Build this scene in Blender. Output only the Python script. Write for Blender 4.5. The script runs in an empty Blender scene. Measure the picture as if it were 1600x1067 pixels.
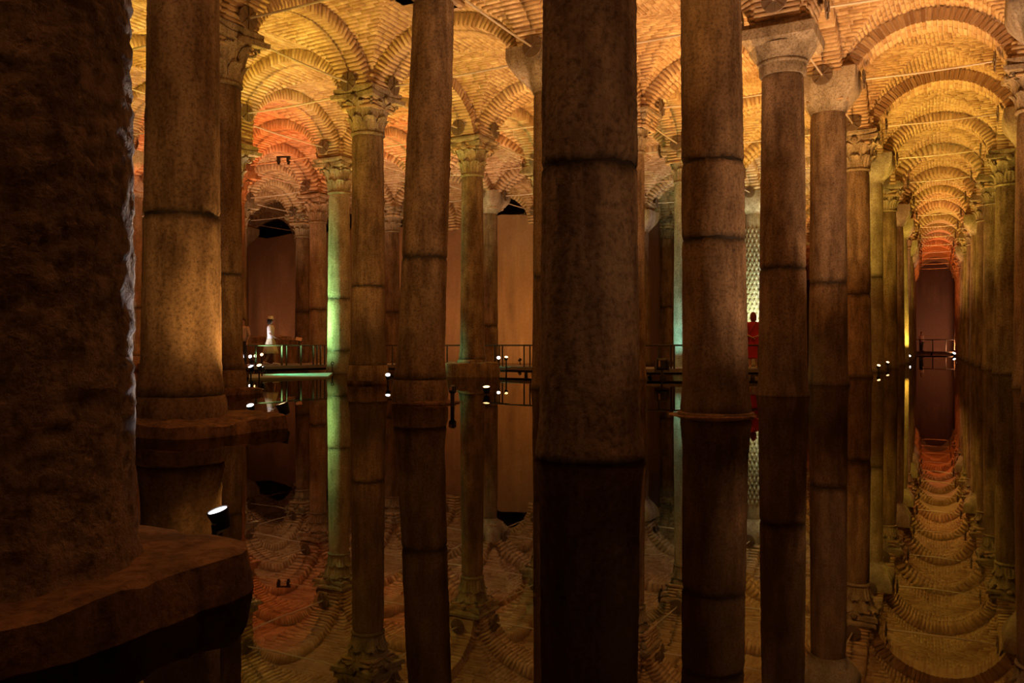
import bpy, math, random
import numpy as np
from mathutils import Vector, Matrix
random.seed(7); rng = np.random.default_rng(7)
S = bpy.context.scene
C = S.collection

# ------------------------------------------------------------------ camera, world, exposure
F_PX, HORIZON, CAM_H = 1300.0, 535.0, 1.02
cam_data = bpy.data.cameras.new('camera'); cam = bpy.data.objects.new('camera', cam_data); C.objects.link(cam)
cam.location = (0, 0, CAM_H); cam.rotation_euler = (math.pi / 2, 0, 0)
cam_data.sensor_width = 36.0; cam_data.lens = F_PX / 1600 * 36; cam_data.shift_y = (HORIZON - 533.5) / 1600
cam_data.clip_start = 0.05; cam_data.clip_end = 400
S.camera = cam
w = bpy.data.worlds.new('cistern_dark'); S.world = w; w.use_nodes = True
w.node_tree.nodes['Background'].inputs[0].default_value = (1.0, .62, .3, 1)
w.node_tree.nodes['Background'].inputs[1].default_value = 0.004
S.view_settings.view_transform = 'Standard'; S.view_settings.look = 'None'
S.view_settings.gamma = 1.0; S.view_settings.use_curve_mapping = False
S.view_settings.exposure = 0.75
cy = S.cycles
cy.use_denoising = True; cy.use_light_tree = True
cy.max_bounces = 9; cy.diffuse_bounces = 5; cy.glossy_bounces = 4; cy.transmission_bounces = 2
cy.transparent_max_bounces = 6; cy.sample_clamp_indirect = 2.0; cy.caustics_reflective = False; cy.caustics_refractive = False
POWER = 1.35                      # one knob for every lamp
HUES = {'Y': (1, .63, .09), 'A': (1, .49, .13), 'O': (1, .22, .045), 'W': (1, .72, .48), 'P': (1, .42, .18), 'R': (1, .2, .05),
        'T': (1, .55, .28), 'G': (.42, .95, .34), 'E': (.12, .9, .45), 'C': (.35, 1, .85), 'N': (.92, .9, 1), 'L': (.8, 1, .55)}

# ------------------------------------------------------------------ the plan of the hall (world: x right, y away, z up from the water)
V = math.radians(28.66); SV, CV = math.sin(V), math.cos(V)
def world(lat, t): return (lat * CV + t * SV, -lat * SV + t * CV)
def lat_of(r): return -(3.02 + 5.05 * r) if r >= 0 else (1.28 if r == -1 else 1.28 + 4.9 * (-1 - r))
# measured columns: centre in the photo, and how they look
PX = {(0,0):-2,(0,1):921,(0,2):1114,(0,3):1223,(0,4):1294,(0,5):1338,(0,6):1362,(0,7):1384,(0,8):1397,(0,9):1405,(0,10):1411,(0,11):1415,
 (0,17):1424,(-1,17):1498,
 (0,12):1418,(0,13):1420,(0,14):1421,(0,15):1422,(0,16):1423,
 (-1,4):1621,(-1,5):1613,(-1,6):1577,(-1,7):1556,(-1,8):1542,(-1,9):1531,(-1,10):1523,(-1,11):1517,(-1,12):1512,(-1,13):1508,(-1,14):1505,(-1,15):1502,(-1,16):1500,
 (1,1):285,(1,2):667,(1,3):856,(1,4):990,(1,5):1069,(2,2):343,(2,3):575,(2,4):738,(3,3):354,(3,4):530,(4,5):497,(5,6):473,(4,6):612,(3,6):764,
 (5,4):206,(2,8):1038,(1,7):1178}
def node(r, n):
    x, y = world(lat_of(r), 1.93 + 4.9 * n)
    if (r, n) in PX: x = (PX[(r, n)] - 800) / F_PX * y
    elif r in (0, -1) and n > 10: x -= .05 * y
    return Vector((x, y))
def px(x, y): return 800 + F_PX * x / y
def zof(py, depth): return CAM_H - (py - HORIZON) * depth / F_PX
def at(pxx, depth, z=0.0): return Vector(((pxx - 800) / F_PX * depth, depth, z))

# ------------------------------------------------------------------ mesh and object helpers
def mesh_np(name, Vx, Fq, mats, var=None, smooth=False, pvar=None):
    Vx = np.asarray(Vx, np.float32).reshape(-1, 3); Fq = np.asarray(Fq, np.int32)
    k = Fq.shape[1]; me = bpy.data.meshes.new(name)
    me.vertices.add(len(Vx)); me.vertices.foreach_set('co', Vx.ravel())
    me.loops.add(Fq.size); me.loops.foreach_set('vertex_index', Fq.ravel())
    me.polygons.add(len(Fq)); me.polygons.foreach_set('loop_start', np.arange(0, Fq.size, k, dtype=np.int32))
    me.polygons.foreach_set('loop_total', np.full(len(Fq), k, np.int32))
    me.update(calc_edges=True)
    if smooth: me.polygons.foreach_set('use_smooth', np.ones(len(Fq), bool))
    if var is not None:
        a = me.attributes.new('brickvar', 'FLOAT', 'FACE'); a.data.foreach_set('value', np.asarray(var, np.float32))
    if pvar is not None:
        a = me.attributes.new('stain', 'FLOAT', 'POINT'); a.data.foreach_set('value', np.asarray(pvar, np.float32))
    for m in (mats if isinstance(mats, (list, tuple)) else [mats]): me.materials.append(m)
    return me
class MB:
    def __init__(s): s.v = []; s.f = []
    def add(s, vs, fs):
        b = len(s.v); s.v += [tuple(p) for p in vs]; s.f += [tuple(b + i for i in f) for f in fs]
    def box(s, c, h, M=None):
        vs = [Vector((c[0] + sx * h[0], c[1] + sy * h[1], c[2] + sz * h[2])) for sz in (-1, 1) for sy in (-1, 1) for sx in (-1, 1)]
        if M: vs = [M @ v for v in vs]
        s.add(vs, [(0,2,3,1),(4,5,7,6),(0,1,5,4),(2,6,7,3),(0,4,6,2),(1,3,7,5)])
    def loft(s, rings, cap=True):
        b = len(s.v); n = len(rings[0])
        for r in rings: s.v += [tuple(p) for p in r]
        for i in range(len(rings) - 1):
            for j in range(n):
                a = b + i * n + j; c = b + i * n + (j + 1) % n
                s.f.append((a, c, c + n, a + n))
        if cap:
            s.f.append(tuple(b + j for j in reversed(range(n)))); s.f.append(tuple(b + (len(rings) - 1) * n + j for j in range(n)))
    def tube(s, pts, rad, n=8):
        pts = [Vector(p) for p in pts]; rings = []
        for i, p in enumerate(pts):
            d = (pts[min(i + 1, len(pts) - 1)] - pts[max(i - 1, 0)]).normalized()
            u = d.cross(Vector((0, 0, 1)) if abs(d.z) < .9 else Vector((1, 0, 0))).normalized(); q = d.cross(u)
            r = rad[i] if isinstance(rad, (list, tuple)) else rad
            rings.append([p + (u * math.cos(k * 2 * math.pi / n) - q * math.sin(k * 2 * math.pi / n)) * r for k in range(n)])
        s.loft(rings)
    def lathe(s, prof, n=24, c=(0, 0, 0)):
        s.loft([[(c[0] + r * math.cos(k * 2 * math.pi / n), c[1] + r * math.sin(k * 2 * math.pi / n), c[2] + z) for k in range(n)] for r, z in prof])
    def mesh(s, name, mat, smooth=False):
        me = bpy.data.meshes.new(name); me.from_pydata(s.v, [], s.f)
        if smooth:
            me.polygons.foreach_set('use_smooth', np.ones(len(me.polygons), bool))
            if hasattr(me, 'set_sharp_from_angle'): me.set_sharp_from_angle(angle=math.radians(42))
        me.materials.append(mat); return me
def obj(name, me, parent=None, loc=None, kind=None, label=None):
    o = bpy.data.objects.new(name, me); C.objects.link(o)
    if parent: o.parent = parent
    if loc is not None: o.location = loc
    if kind: o['kind'] = kind
    if label: o['label'] = label
    return o
def tag(o, label, cat, group=None, kind='thing'):
    if len(label.split()) > 16: print('LONG', label)
    o['label'] = label; o['category'] = cat; o['kind'] = kind
    if group: o['group'] = group
    return o
def empty(name, loc=(0, 0, 0), rz=0):
    o = bpy.data.objects.new(name, None); C.objects.link(o); o.location = loc; o.rotation_euler.z = rz; o.empty_display_size = .2
    return o

# ------------------------------------------------------------------ materials
def new_mat(name):
    m = bpy.data.materials.new(name); m.use_nodes = True; nt = m.node_tree
    return m, nt, nt.nodes['Principled BSDF']
def N(nt, t, **kw):
    n = nt.nodes.new(t)
    for k, v in kw.items():
        if k.startswith('i_'): n.inputs[k[2:].replace('_', ' ')].default_value = v
        else: setattr(n, k, v)
    return n
def ramp(nt, src, stops):
    r = nt.nodes.new('ShaderNodeValToRGB'); e = r.color_ramp.elements
    while len(e) < len(stops): e.new(.5)
    for k, (p, c) in enumerate(stops): e[k].position = p; e[k].color = (*c, 1) if len(c) == 3 else c
    nt.links.new(src, r.inputs[0]); return r.outputs[0]
def mixc(nt, fac, a, b, mode='MIX'):
    m = nt.nodes.new('ShaderNodeMix'); m.data_type = 'RGBA'; m.blend_type = mode
    for s_, i in ((fac, 0), (a, 6), (b, 7)):
        if isinstance(s_, (int, float)): m.inputs[i].default_value = s_
        elif isinstance(s_, tuple): m.inputs[i].default_value = (*s_, 1)
        else: nt.links.new(s_, m.inputs[i])
    return m.outputs[2]
def coords(nt, scale, rnd=True):
    tc = N(nt, 'ShaderNodeTexCoord'); mp = N(nt, 'ShaderNodeMapping'); mp.inputs['Scale'].default_value = scale
    nt.links.new(tc.outputs['Object'], mp.inputs[0])
    if rnd:
        oi = N(nt, 'ShaderNodeObjectInfo'); ml = N(nt, 'ShaderNodeMath', operation='MULTIPLY'); ml.inputs[1].default_value = 37.0
        nt.links.new(oi.outputs['Random'], ml.inputs[0]); nt.links.new(ml.outputs[0], mp.inputs['Location'])
    return mp.outputs[0]
def noise(nt, vec, scale, detail=4, rough=.6):
    n = N(nt, 'ShaderNodeTexNoise'); n.inputs['Scale'].default_value = scale; n.inputs['Detail'].default_value = detail; n.inputs['Roughness'].default_value = rough
    if vec is not None: nt.links.new(vec, n.inputs['Vector'])
    return n.outputs['Fac']
def bump(nt, p, hs, strengths, dist=.02):
    last = None
    for h, s_ in zip(hs, strengths):
        b = N(nt, 'ShaderNodeBump'); b.inputs['Strength'].default_value = s_; b.inputs['Distance'].default_value = dist
        nt.links.new(h, b.inputs['Height'])
        if last: nt.links.new(last, b.inputs['Normal'])
        last = b.outputs[0]
    nt.links.new(last, p.inputs['Normal'])

def stone_mat(name, light, dark, pit=.5, pit_scale=26):
    m, nt, p = new_mat(name)
    v1 = coords(nt, (4.2, 4.2, .8)); v2 = coords(nt, (1, 1, 1))
    streak = noise(nt, v1, 1.0, 5, .65); fine = noise(nt, v2, pit_scale, 5, .7); blot = noise(nt, v2, 2.2, 4, .6)
    c = ramp(nt, streak, [(.36, dark), (.62, light)])
    c = mixc(nt, .75, c, ramp(nt, blot, [(.3, (.45, .42, .4)), (.7, (1, 1, 1))]), 'MULTIPLY')
    c = mixc(nt, .75, c, ramp(nt, fine, [(.34, (.25, .22, .2)), (.55, (1, 1, 1))]), 'MULTIPLY')
    at_ = N(nt, 'ShaderNodeAttribute', attribute_name='stain')
    c = mixc(nt, at_.outputs['Fac'], c, (.012, .008, .005))
    nt.links.new(c, p.inputs['Base Color']); p.inputs['Roughness'].default_value = .82; p.inputs['Specular IOR Level'].default_value = .25
    bump(nt, p, [fine, blot], [pit, .35], .03)
    return m
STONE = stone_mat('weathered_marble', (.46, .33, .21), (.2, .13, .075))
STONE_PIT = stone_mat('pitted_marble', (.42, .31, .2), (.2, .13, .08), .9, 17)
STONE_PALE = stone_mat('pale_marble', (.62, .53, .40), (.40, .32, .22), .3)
STONE_RED = stone_mat('wet_red_plinth_stone', (.30, .17, .09), (.12, .07, .04), .6, 14)
CAPS = stone_mat('carved_marble', (.55, .45, .31), (.3, .23, .14), .35)
def brick_mat(name, attr, cols):
    m, nt, p = new_mat(name)
    if attr: src = N(nt, 'ShaderNodeAttribute', attribute_name='brickvar').outputs['Fac']
    else: src = N(nt, 'ShaderNodeObjectInfo').outputs['Random']
    c = ramp(nt, src, [(0, cols[0]), (.5, cols[1]), (1, cols[2])])
    v = coords(nt, (1, 1, 1), False); f = noise(nt, v, 9, 5, .7); g = noise(nt, v, .8, 3, .6)
    c = mixc(nt, .55, c, ramp(nt, f, [(.3, (.4, .36, .32)), (.65, (1, 1, 1))]), 'MULTIPLY')
    c = mixc(nt, .7, c, ramp(nt, g, [(.35, (.62, .55, .5)), (.65, (1, 1, 1))]), 'MULTIPLY')
    nt.links.new(c, p.inputs['Base Color']); p.inputs['Roughness'].default_value = .9; p.inputs['Specular IOR Level'].default_value = .15
    bump(nt, p, [f], [.4], .02)
    return m
BR_COLS = ((.44, .28, .15), (.62, .44, .25), (.74, .57, .35))
BRICK = brick_mat('roman_brick', True, BR_COLS)
BRICK_ONE = brick_mat('roman_brick_single', False, BR_COLS)
def plain_mat(name, col, rough=.6, metal=0.0, emit=None, strength=0):
    m, nt, p = new_mat(name)
    n = noise(nt, coords(nt, (1, 1, 1)), 30, 4)
    c = mixc(nt, .35, col, ramp(nt, n, [(.3, (.55, .55, .55)), (.7, (1, 1, 1))]), 'MULTIPLY')
    nt.links.new(c, p.inputs['Base Color'])
    p.inputs['Roughness'].default_value = rough; p.inputs['Metallic'].default_value = metal
    if emit: p.inputs['Emission Color'].default_value = (*emit, 1); p.inputs['Emission Strength'].default_value = strength
    return m
def mortar_mat():
    m, nt, p = new_mat('mortar'); v = coords(nt, (1, 1, 1), False); f = noise(nt, v, 14, 5, .7)
    nt.links.new(ramp(nt, f, [(.3, (.38, .27, .17)), (.7, (.58, .44, .3))]), p.inputs['Base Color']); p.inputs['Roughness'].default_value = .95
    bump(nt, p, [f], [.5], .03); return m
MORTAR = mortar_mat()
def web_far_mat():
    m, nt, p = new_mat('far_brickwork'); v = coords(nt, (1, 1, 1), False); f = noise(nt, v, 3, 5, .7)
    nt.links.new(ramp(nt, f, [(.3, (.42, .28, .17)), (.7, (.64, .48, .31))]), p.inputs['Base Color']); p.inputs['Roughness'].default_value = .95
    bump(nt, p, [f], [.6], .05); return m
WEBFAR = web_far_mat()
def plaster_mat(name, a, b, c3):
    m, nt, p = new_mat(name); v = coords(nt, (1.1, 1.1, .12), False); v2 = coords(nt, (1, 1, 1), False)
    s1 = noise(nt, v, 1.0, 5, .6); s2 = noise(nt, v2, 7, 5, .7); s3 = noise(nt, v2, .35, 3, .5)
    c = ramp(nt, s1, [(.36, a), (.62, b)])
    c = mixc(nt, ramp(nt, s3, [(.45, (0, 0, 0)), (.55, (1, 1, 1))]), c, c3)
    c = mixc(nt, .5, c, ramp(nt, s2, [(.3, (.6, .56, .52)), (.7, (1, 1, 1))]), 'MULTIPLY')
    nt.links.new(c, p.inputs['Base Color']); p.inputs['Roughness'].default_value = .85
    bump(nt, p, [s2], [.3], .03); return m
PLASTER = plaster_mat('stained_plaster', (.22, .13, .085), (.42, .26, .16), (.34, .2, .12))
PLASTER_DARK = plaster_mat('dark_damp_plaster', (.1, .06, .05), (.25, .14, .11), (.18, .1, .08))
IRON = plain_mat('dark_iron', (.06, .05, .045), .55, .6)
ROD = plain_mat('tie_rod_steel', (.62, .54, .44), .45, .2)
PLATE = plain_mat('anchor_plate_iron', (.22, .16, .11), .6, .4)
BLACK = plain_mat('black_paint', (.012, .012, .013), .45)
DECK = plain_mat('walkway_steel', (.2, .18, .18), .6, .2)
SKIN = plain_mat('skin', (.42, .24, .16), .6)
def flat(name, col, rough=.85): return plain_mat(name, col, rough)
def lens_mat(h, k): return plain_mat('lamp_lens_' + h, HUES[h], .3, 0, tuple(.12 + .88 * c for c in HUES[h]), k)
LENS = {h: lens_mat(h, 3.2 if h in 'AYOPT' else 7.0) for h in HUES}
def water_mat():
    m = bpy.data.materials.new('still_water'); m.use_nodes = True; nt = m.node_tree; nt.nodes.clear()
    out = N(nt, 'ShaderNodeOutputMaterial'); fr = N(nt, 'ShaderNodeFresnel'); fr.inputs['IOR'].default_value = 1.33
    gl = N(nt, 'ShaderNodeBsdfGlossy'); gl.inputs['Roughness'].default_value = 0.0; gl.inputs['Color'].default_value = (.72, .65, .55, 1)
    tr = N(nt, 'ShaderNodeBsdfTransparent'); tr.inputs['Color'].default_value = (.26, .2, .12, 1)
    mx = N(nt, 'ShaderNodeMixShader'); tc = N(nt, 'ShaderNodeTexCoord'); mp = N(nt, 'ShaderNodeMapping')
    n = noise(nt, tc.outputs['Object'], 1.4, 2, .4); b = N(nt, 'ShaderNodeBump'); b.inputs['Strength'].default_value = .012; b.inputs['Distance'].default_value = .05
    nt.links.new(n, b.inputs['Height']); nt.links.new(b.outputs[0], gl.inputs['Normal'])
    nt.links.new(fr.outputs[0], mx.inputs[0]); nt.links.new(tr.outputs[0], mx.inputs[1]); nt.links.new(gl.outputs[0], mx.inputs[2])
    nt.links.new(mx.outputs[0], out.inputs[0]); return m
WATER = water_mat()

# ------------------------------------------------------------------ the setting: floor, water, walls
T_WALL, T_END, LAT_L, LAT_R, T_FRONT, LAT_STEP = 36.6, 85.0, -58.0, 6.4, -9.0, -14.2
def slab(name, la, ta, lb, tb, z0, z1, mat, thick=.6):
    """a wall standing on the line (la,ta)-(lb,tb) of the plan, its far side 'thick' behind"""
    a = Vector(world(la, ta)); b = Vector(world(lb, tb)); d = (b - a).normalized(); nrm = Vector((-d.y, d.x)) * thick
    nn = max(2, int((b - a).length / 1.2)); nz = 10; q = MB(); front = []
    for i in range(nn + 1):
        p = a.lerp(b, i / nn); col = []
        for k in range(nz + 1):
            top = .09 * math.sin(i * 1.7) + .05 * math.sin(i * 4.1) if (k == nz and z1 < 8) else 0
            off = nrm.normalized() * (.02 * math.sin(i * 2.3 + k * 1.9))
            col.append((p.x + off.x, p.y + off.y, z0 + (z1 - z0) * k / nz + top))
        front.append(col)
    vs = [v for col in front for v in col]; W = nz + 1
    fs = [(i * W + k, (i + 1) * W + k, (i + 1) * W + k + 1, i * W + k + 1) for i in range(nn) for k in range(nz)]
    nb = len(vs); vs += [(v[0] + nrm.x, v[1] + nrm.y, v[2]) for v in list(vs)]
    fs += [(nb + i * W + k + 1, nb + (i + 1) * W + k + 1, nb + (i + 1) * W + k, nb + i * W + k) for i in range(nn) for k in range(nz)]
    fs += [(i * W + nz, (i + 1) * W + nz, nb + (i + 1) * W + nz, nb + i * W + nz) for i in range(nn)]
    fs += [(k, k + 1, nb + k + 1, nb + k) for k in range(nz)] + [(nn * W + k + 1, nn * W + k, nb + nn * W + k, nb + nn * W + k + 1) for k in range(nz)]
    q.add(vs, fs); return obj(name, q.mesh(name, mat), kind='structure')
slab('wall_back', LAT_STEP, T_WALL, LAT_L, T_WALL, -1.2, 7.25, PLASTER)
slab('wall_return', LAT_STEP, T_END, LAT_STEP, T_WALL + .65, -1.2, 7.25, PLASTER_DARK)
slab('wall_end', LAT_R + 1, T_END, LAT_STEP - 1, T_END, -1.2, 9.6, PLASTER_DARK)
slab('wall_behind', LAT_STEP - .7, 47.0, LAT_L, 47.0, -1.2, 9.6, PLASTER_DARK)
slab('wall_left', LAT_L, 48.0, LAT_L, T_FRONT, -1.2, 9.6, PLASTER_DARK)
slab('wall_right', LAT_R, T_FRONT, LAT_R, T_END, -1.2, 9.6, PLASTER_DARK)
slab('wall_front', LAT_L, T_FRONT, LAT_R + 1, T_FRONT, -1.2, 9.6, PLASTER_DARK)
def plan_quad(name, z, mat, up=True, thick=0.0):
    c = [world(LAT_L, T_FRONT), world(LAT_R, T_FRONT), world(LAT_R, T_END), world(LAT_L, T_END)]
    q = MB(); vs = [(x, y, z) for x, y in c] + ([(x, y, z + thick) for x, y in c] if thick else [])
    fs = [(0, 1, 2, 3)] if not thick else [(3, 2, 1, 0), (4, 5, 6, 7), (0, 1, 5, 4), (1, 2, 6, 5), (2, 3, 7, 6), (3, 0, 4, 7)]
    q.add(vs, fs); return obj(name, q.mesh(name, mat), kind='structure')
FLOORM = plain_mat('silt_floor', (.06, .04, .022), .9)
plan_quad('floor', -1.5, FLOORM, thick=.4)
plan_quad('water', 0.0, WATER)

# ------------------------------------------------------------------ the vaulted ceiling
ceiling = empty('ceiling'); ceiling['kind'] = 'structure'; ceiling['label'] = 'brick groin vaults on round arches over the whole hall'
plan_q = plan_quad('roof_slab', 9.75, MORTAR, thick=.3); plan_q.parent = ceiling; del plan_q['kind']
ZS, RISE, HALF = 6.78, 1.55, .40
UW = .925
def box_mesh(corners, name, mats, var):
    """corners: (n,8,3) bottom 4 then top 4 -> one mesh of separate bricks, five faces each"""
    n = len(corners); base = (np.arange(n) * 8)[:, None, None]
    q = np.array([[0,1,2,3],[0,4,5,1],[1,5,6,2],[2,6,7,3],[3,7,4,0]])[None]
    return mesh_np(name, corners.reshape(-1, 3), (base + q).reshape(-1, 4), mats, np.repeat(var, 5))
def visible(c, lo=-260, hi=1860):
    return c[1] > 4 and lo < px(c[0], c[1]) < hi
def bay(r, n):
    P00, P10, P01, P11 = node(r, n), node(r, n + 1), node(r + 1, n), node(r + 1, n + 1)
    def pos(u, v):
        a = ((1 - u) * (1 - v) / 4)[..., None]; b = ((1 + u) * (1 - v) / 4)[..., None]; c = ((1 - u) * (1 + v) / 4)[..., None]; d = ((1 + u) * (1 + v) / 4)[..., None]
        return a * np.array(P00) + b * np.array(P10) + c * np.array(P01) + d * np.array(P11)
    g = lambda u: np.sqrt(np.clip(1 - (u / UW) ** 2, 0, 1))
    H = RISE + .33
    def surf(u, v, off=0.0):
        p = pos(u, v); z = ZS + H * np.maximum(g(u), g(v)) + off
        return np.concatenate([p, z[..., None]], -1)
    ctr = (P00 + P10 + P01 + P11) / 4
    near = visible(ctr) and 9 < ctr.y < 46 and not (r >= 2 and n >= 8)
    m = 30 if visible(ctr) else 12
    th = np.linspace(-math.pi / 2, math.pi / 2, m + 1); U = np.sin(th) * UW
    uu, vv = np.meshgrid(U, U, indexing='ij'); P = surf(uu, vv, .02 if near else 0)
    W = m + 1; idx = np.arange(W * W).reshape(W, W)
    Fq = np.stack([idx[:-1, :-1], idx[:-1, 1:], idx[1:, 1:], idx[1:, :-1]], -1).reshape(-1, 4)
    o = obj('vault_bay', mesh_np('vault_bay', P, Fq, MORTAR if near else WEBFAR, smooth=not near), ceiling)
    if not near: return
    pitch = .1 if ctr.y < 26 else .14; blen = .36 if ctr.y < 26 else .45
    L = (P10 - P00).length; rows = int(math.pi / 2 * (L / 2 + H) * .95 / pitch); out = []
    for sw in (0, 1):
        for j in range(rows):
            t0 = -math.pi / 2 + math.pi * (j + .1) / rows; t1 = -math.pi / 2 + math.pi * (j + .84) / rows
            c0, c1 = math.sin(t0) * UW, math.sin(t1) * UW; lo = max(abs(c0), abs(c1)) if abs(c0 + c1) > 1e-6 else abs(c0)
            lo = max(lo - .012, 0)
            if lo > .9: continue
            for sgn in (-1, 1):
                v = lo; first = random.random()
                while v < .9:
                    ln = (blen if v > lo else blen * (.35 + .65 * first)) * 2 / L
                    v1 = min(v + ln, .92)
                    if v1 - v > .02: out.append((sw, c0, c1, sgn * v, sgn * (v1 - .02 * 2 / L)))
                    v = v1
    A = np.array(out); sw = A[:, 0].astype(bool)
    proud = rng.uniform(.003, .016, len(A)); jit = rng.normal(0, .004, (len(A), 4))
    cor = []
    for lay in (0, 1):
        for (i, k) in ((1, 3), (2, 3), (2, 4), (1, 4)):
            a, b = A[:, i] + jit[:, i - 1] * .5, A[:, k] + jit[:, k - 1]
            # barrel height is that of the course's own coordinate, even past the groin line
            p = pos(np.where(sw, b, a), np.where(sw, a, b)); z = ZS + H * g(a)
            nx = a / UW; sl = np.sqrt(np.clip(1 - nx ** 2, 0, 1))
            dep = (-proud if lay == 0 else np.full(len(A), .05))
            du = -nx * (-dep) * 0
            pp = pos(np.where(sw, b, a + dep * nx * .35), np.where(sw, a + dep * nx * .35, b))
            cor.append(np.concatenate([pp, (z + dep * (.35 + .65 * sl))[:, None]], -1))
    cor = np.stack(cor, 1)
    var = np.clip(rng.normal(.5, .24, len(A)), 0, 1)
    obj('brickwork', box_mesh(cor, 'brickwork', BRICK, var), o, kind='stuff')

single_box = None
INDIV = {((-1,4),(0,4)), ((-1,5),(0,5)), ((2,3),(2,4))}
def arch(a, b):
    P, Q = node(*a), node(*b); d = Q - P; L = d.length; d = d / L; nrm = Vector((-d.y, d.x)); mid = (P + Q) / 2
    ai = L / 2 - .5; ctr = Vector((mid.x, mid.y)); vis = visible(ctr) and ctr.y > 6 and not (min(a[0], b[0]) >= 2 and min(a[1], b[1]) >= 8)
    seg = 40 if vis else 16
    def ring(th, rad, w): # point on the arch: th 0..pi, rad = extra radius, w = across
        x = (ai + rad) * math.cos(th); z = (RISE + rad) * math.sin(th)
        return (mid.x + d.x * x + nrm.x * w, mid.y + d.y * x + nrm.y * w, ZS + z)
    q = MB(); hw = HALF - .012; rings = []
    for k in range(seg + 1):
        th = math.pi * k / seg
        rings.append([ring(th, .018, -hw), ring(th, .36, -hw), ring(th, .36, hw), ring(th, .018, hw)])
    q.loft(rings); o = obj('arch', q.mesh('arch', MORTAR), ceiling)
    if not vis or ctr.y > 66: return
    ind = (a, b) in INDIV or (b, a) in INDIV
    pitch = .105 if ctr.y < 30 else .16
    n = int(math.pi * (ai + RISE) / 2 / pitch); out = []
    for k in range(n):
        t0, t1 = math.pi * (k + .12) / n, math.pi * (k + .8) / n
        cut = (0.0, random.uniform(-.12, .12))[k % 2] if ctr.y < 30 else 0
        for w0, w1 in ((-HALF, cut - .008), (cut + .008, HALF)):
            pr = random.uniform(-.012, .004); e = random.uniform(0, .022); j0, j1 = random.uniform(-.003, .003), random.uniform(-.003, .003)
            if w0 < 0 and w0 == -HALF: w0 -= e
            if w1 == HALF: w1 += e
            top = .31 + random.uniform(-.05, .03)
            out.append([ring(t0 + j0, pr, w0), ring(t1 + j0, pr, w0), ring(t1 + j1, pr, w1), ring(t0 + j1, pr, w1),
                        ring(t0 + j0, top, w0), ring(t1 + j0, top, w0), ring(t1 + j1, top, w1), ring(t0 + j1, top, w1)])
    cor = np.array(out)
    if ind:
        global single_box
        if single_box is None:
            qq = MB(); qq.box((0, 0, 0), (.5, .5, .5)); single_box = qq.mesh('brick', BRICK_ONE)
        for c in cor:
            cen = c.mean(0); ex = c[1] - c[0]; ey = c[3] - c[0]; ez = c[4] - c[0]
            M = Matrix(np.array([ex, ey, ez]).T.tolist())
            bo = obj('brick', single_box, o); bo.matrix_parent_inverse = Matrix(); bo.matrix_local = Matrix.Translation(Vector(cen)) @ M.to_4x4()
    else:
        var = np.clip(rng.normal(.5, .24, len(cor)), 0, 1)
        obj('brickwork', box_mesh(cor, 'brickwork', BRICK, var), o, kind='stuff')
    # six-sided closing is not needed: the upper side of every brick is buried in the core

def springer(r, n, top):
    """the brick block between a capital and the feet of its arches"""
    P = node(r, n); rot = Matrix.Rotation(-V, 3, 'Z'); q = MB(); z0 = top - .02
    if ZS + .75 - z0 < .1: return
    rings = []
    for z in (z0, ZS + .75): rings.append([Vector((P.x, P.y, z)) + rot @ Vector((sx * .49, sy * .49, 0)) for sx, sy in ((-1,-1),(1,-1),(1,1),(-1,1))])
    q.loft(rings); o = obj('springer', q.mesh('springer', MORTAR), ceiling)
    if not visible(P) or P.y > 45: return
    out = []; k = 0; z = z0
    while z < ZS + .75:
        for s in range(4):
            c, si = math.cos(s * math.pi / 2), math.sin(s * math.pi / 2); x = -.5 + (0 if k % 2 else -.12)
            while x < .5:
                x0, x1 = max(x, -.5), min(x + .34, .5)
                if x1 - x0 > .05:
                    e = random.uniform(.5, .525)
                    loc = [(x0, -e, z), (x1 - .02, -e, z), (x1 - .02, -e, z + .08), (x0, -e, z + .08), (x0, -.46, z), (x1 - .02, -.46, z), (x1 - .02, -.46, z + .08), (x0, -.46, z + .08)]
                    out.append([Vector((P.x, P.y, 0)) + rot @ Vector((c * a - si * b, si * a + c * b, zz)) for a, b, zz in loc])
                x += .36
        z += .115; k += 1
    cor = np.array([[tuple(v) for v in b] for b in out]); var = np.clip(rng.normal(.5, .24, len(cor)), 0, 1)
    obj('brickwork', box_mesh(cor, 'brickwork', BRICK, var), o, kind='stuff')

ROWS_N = {r: (17 if r <= 2 else 9) for r in range(-2, 10)}
def has(r, n): return r in ROWS_N and -1 <= n <= ROWS_N[r] and not (r == -2)
for r in range(-1, 9):
    for n in range(-1, 17):
        if has(r, n + 1) and has(r + 1, n + 1): bay(r, n)
for r in range(-1, 10):
    for n in range(-1, 18):
        if not has(r, n): continue
        if has(r, n + 1): arch((r, n), (r, n + 1))
        if has(r + 1, n): arch((r, n), (r + 1, n))
# half bays beyond the right-hand row close against the wall
def side_vault():
    q = MB(); pts = []
    for n in range(-1, 18):
        p = node(-1, n); t = Vector((p.x, p.y)); out = Vector(world(LAT_R, 1.93 + 4.9 * n)); pts.append((t, out))
    rings = []
    for t, o_ in pts:
        rr = []
        for k in range(9):
            u = k / 8; rr.append((t.x + (o_.x - t.x) * u, t.y + (o_.y - t.y) * u, ZS + 1.85 * math.sin(math.pi * (.04 + .92 * u))))
        rings.append(rr)
    q.loft(rings, cap=False); q.f = [f for f in q.f if abs((f[0] % 9) - (f[1] % 9)) == 1]
    obj('side_vault', q.mesh('side_vault', WEBFAR, True), ceiling)
side_vault()

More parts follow.
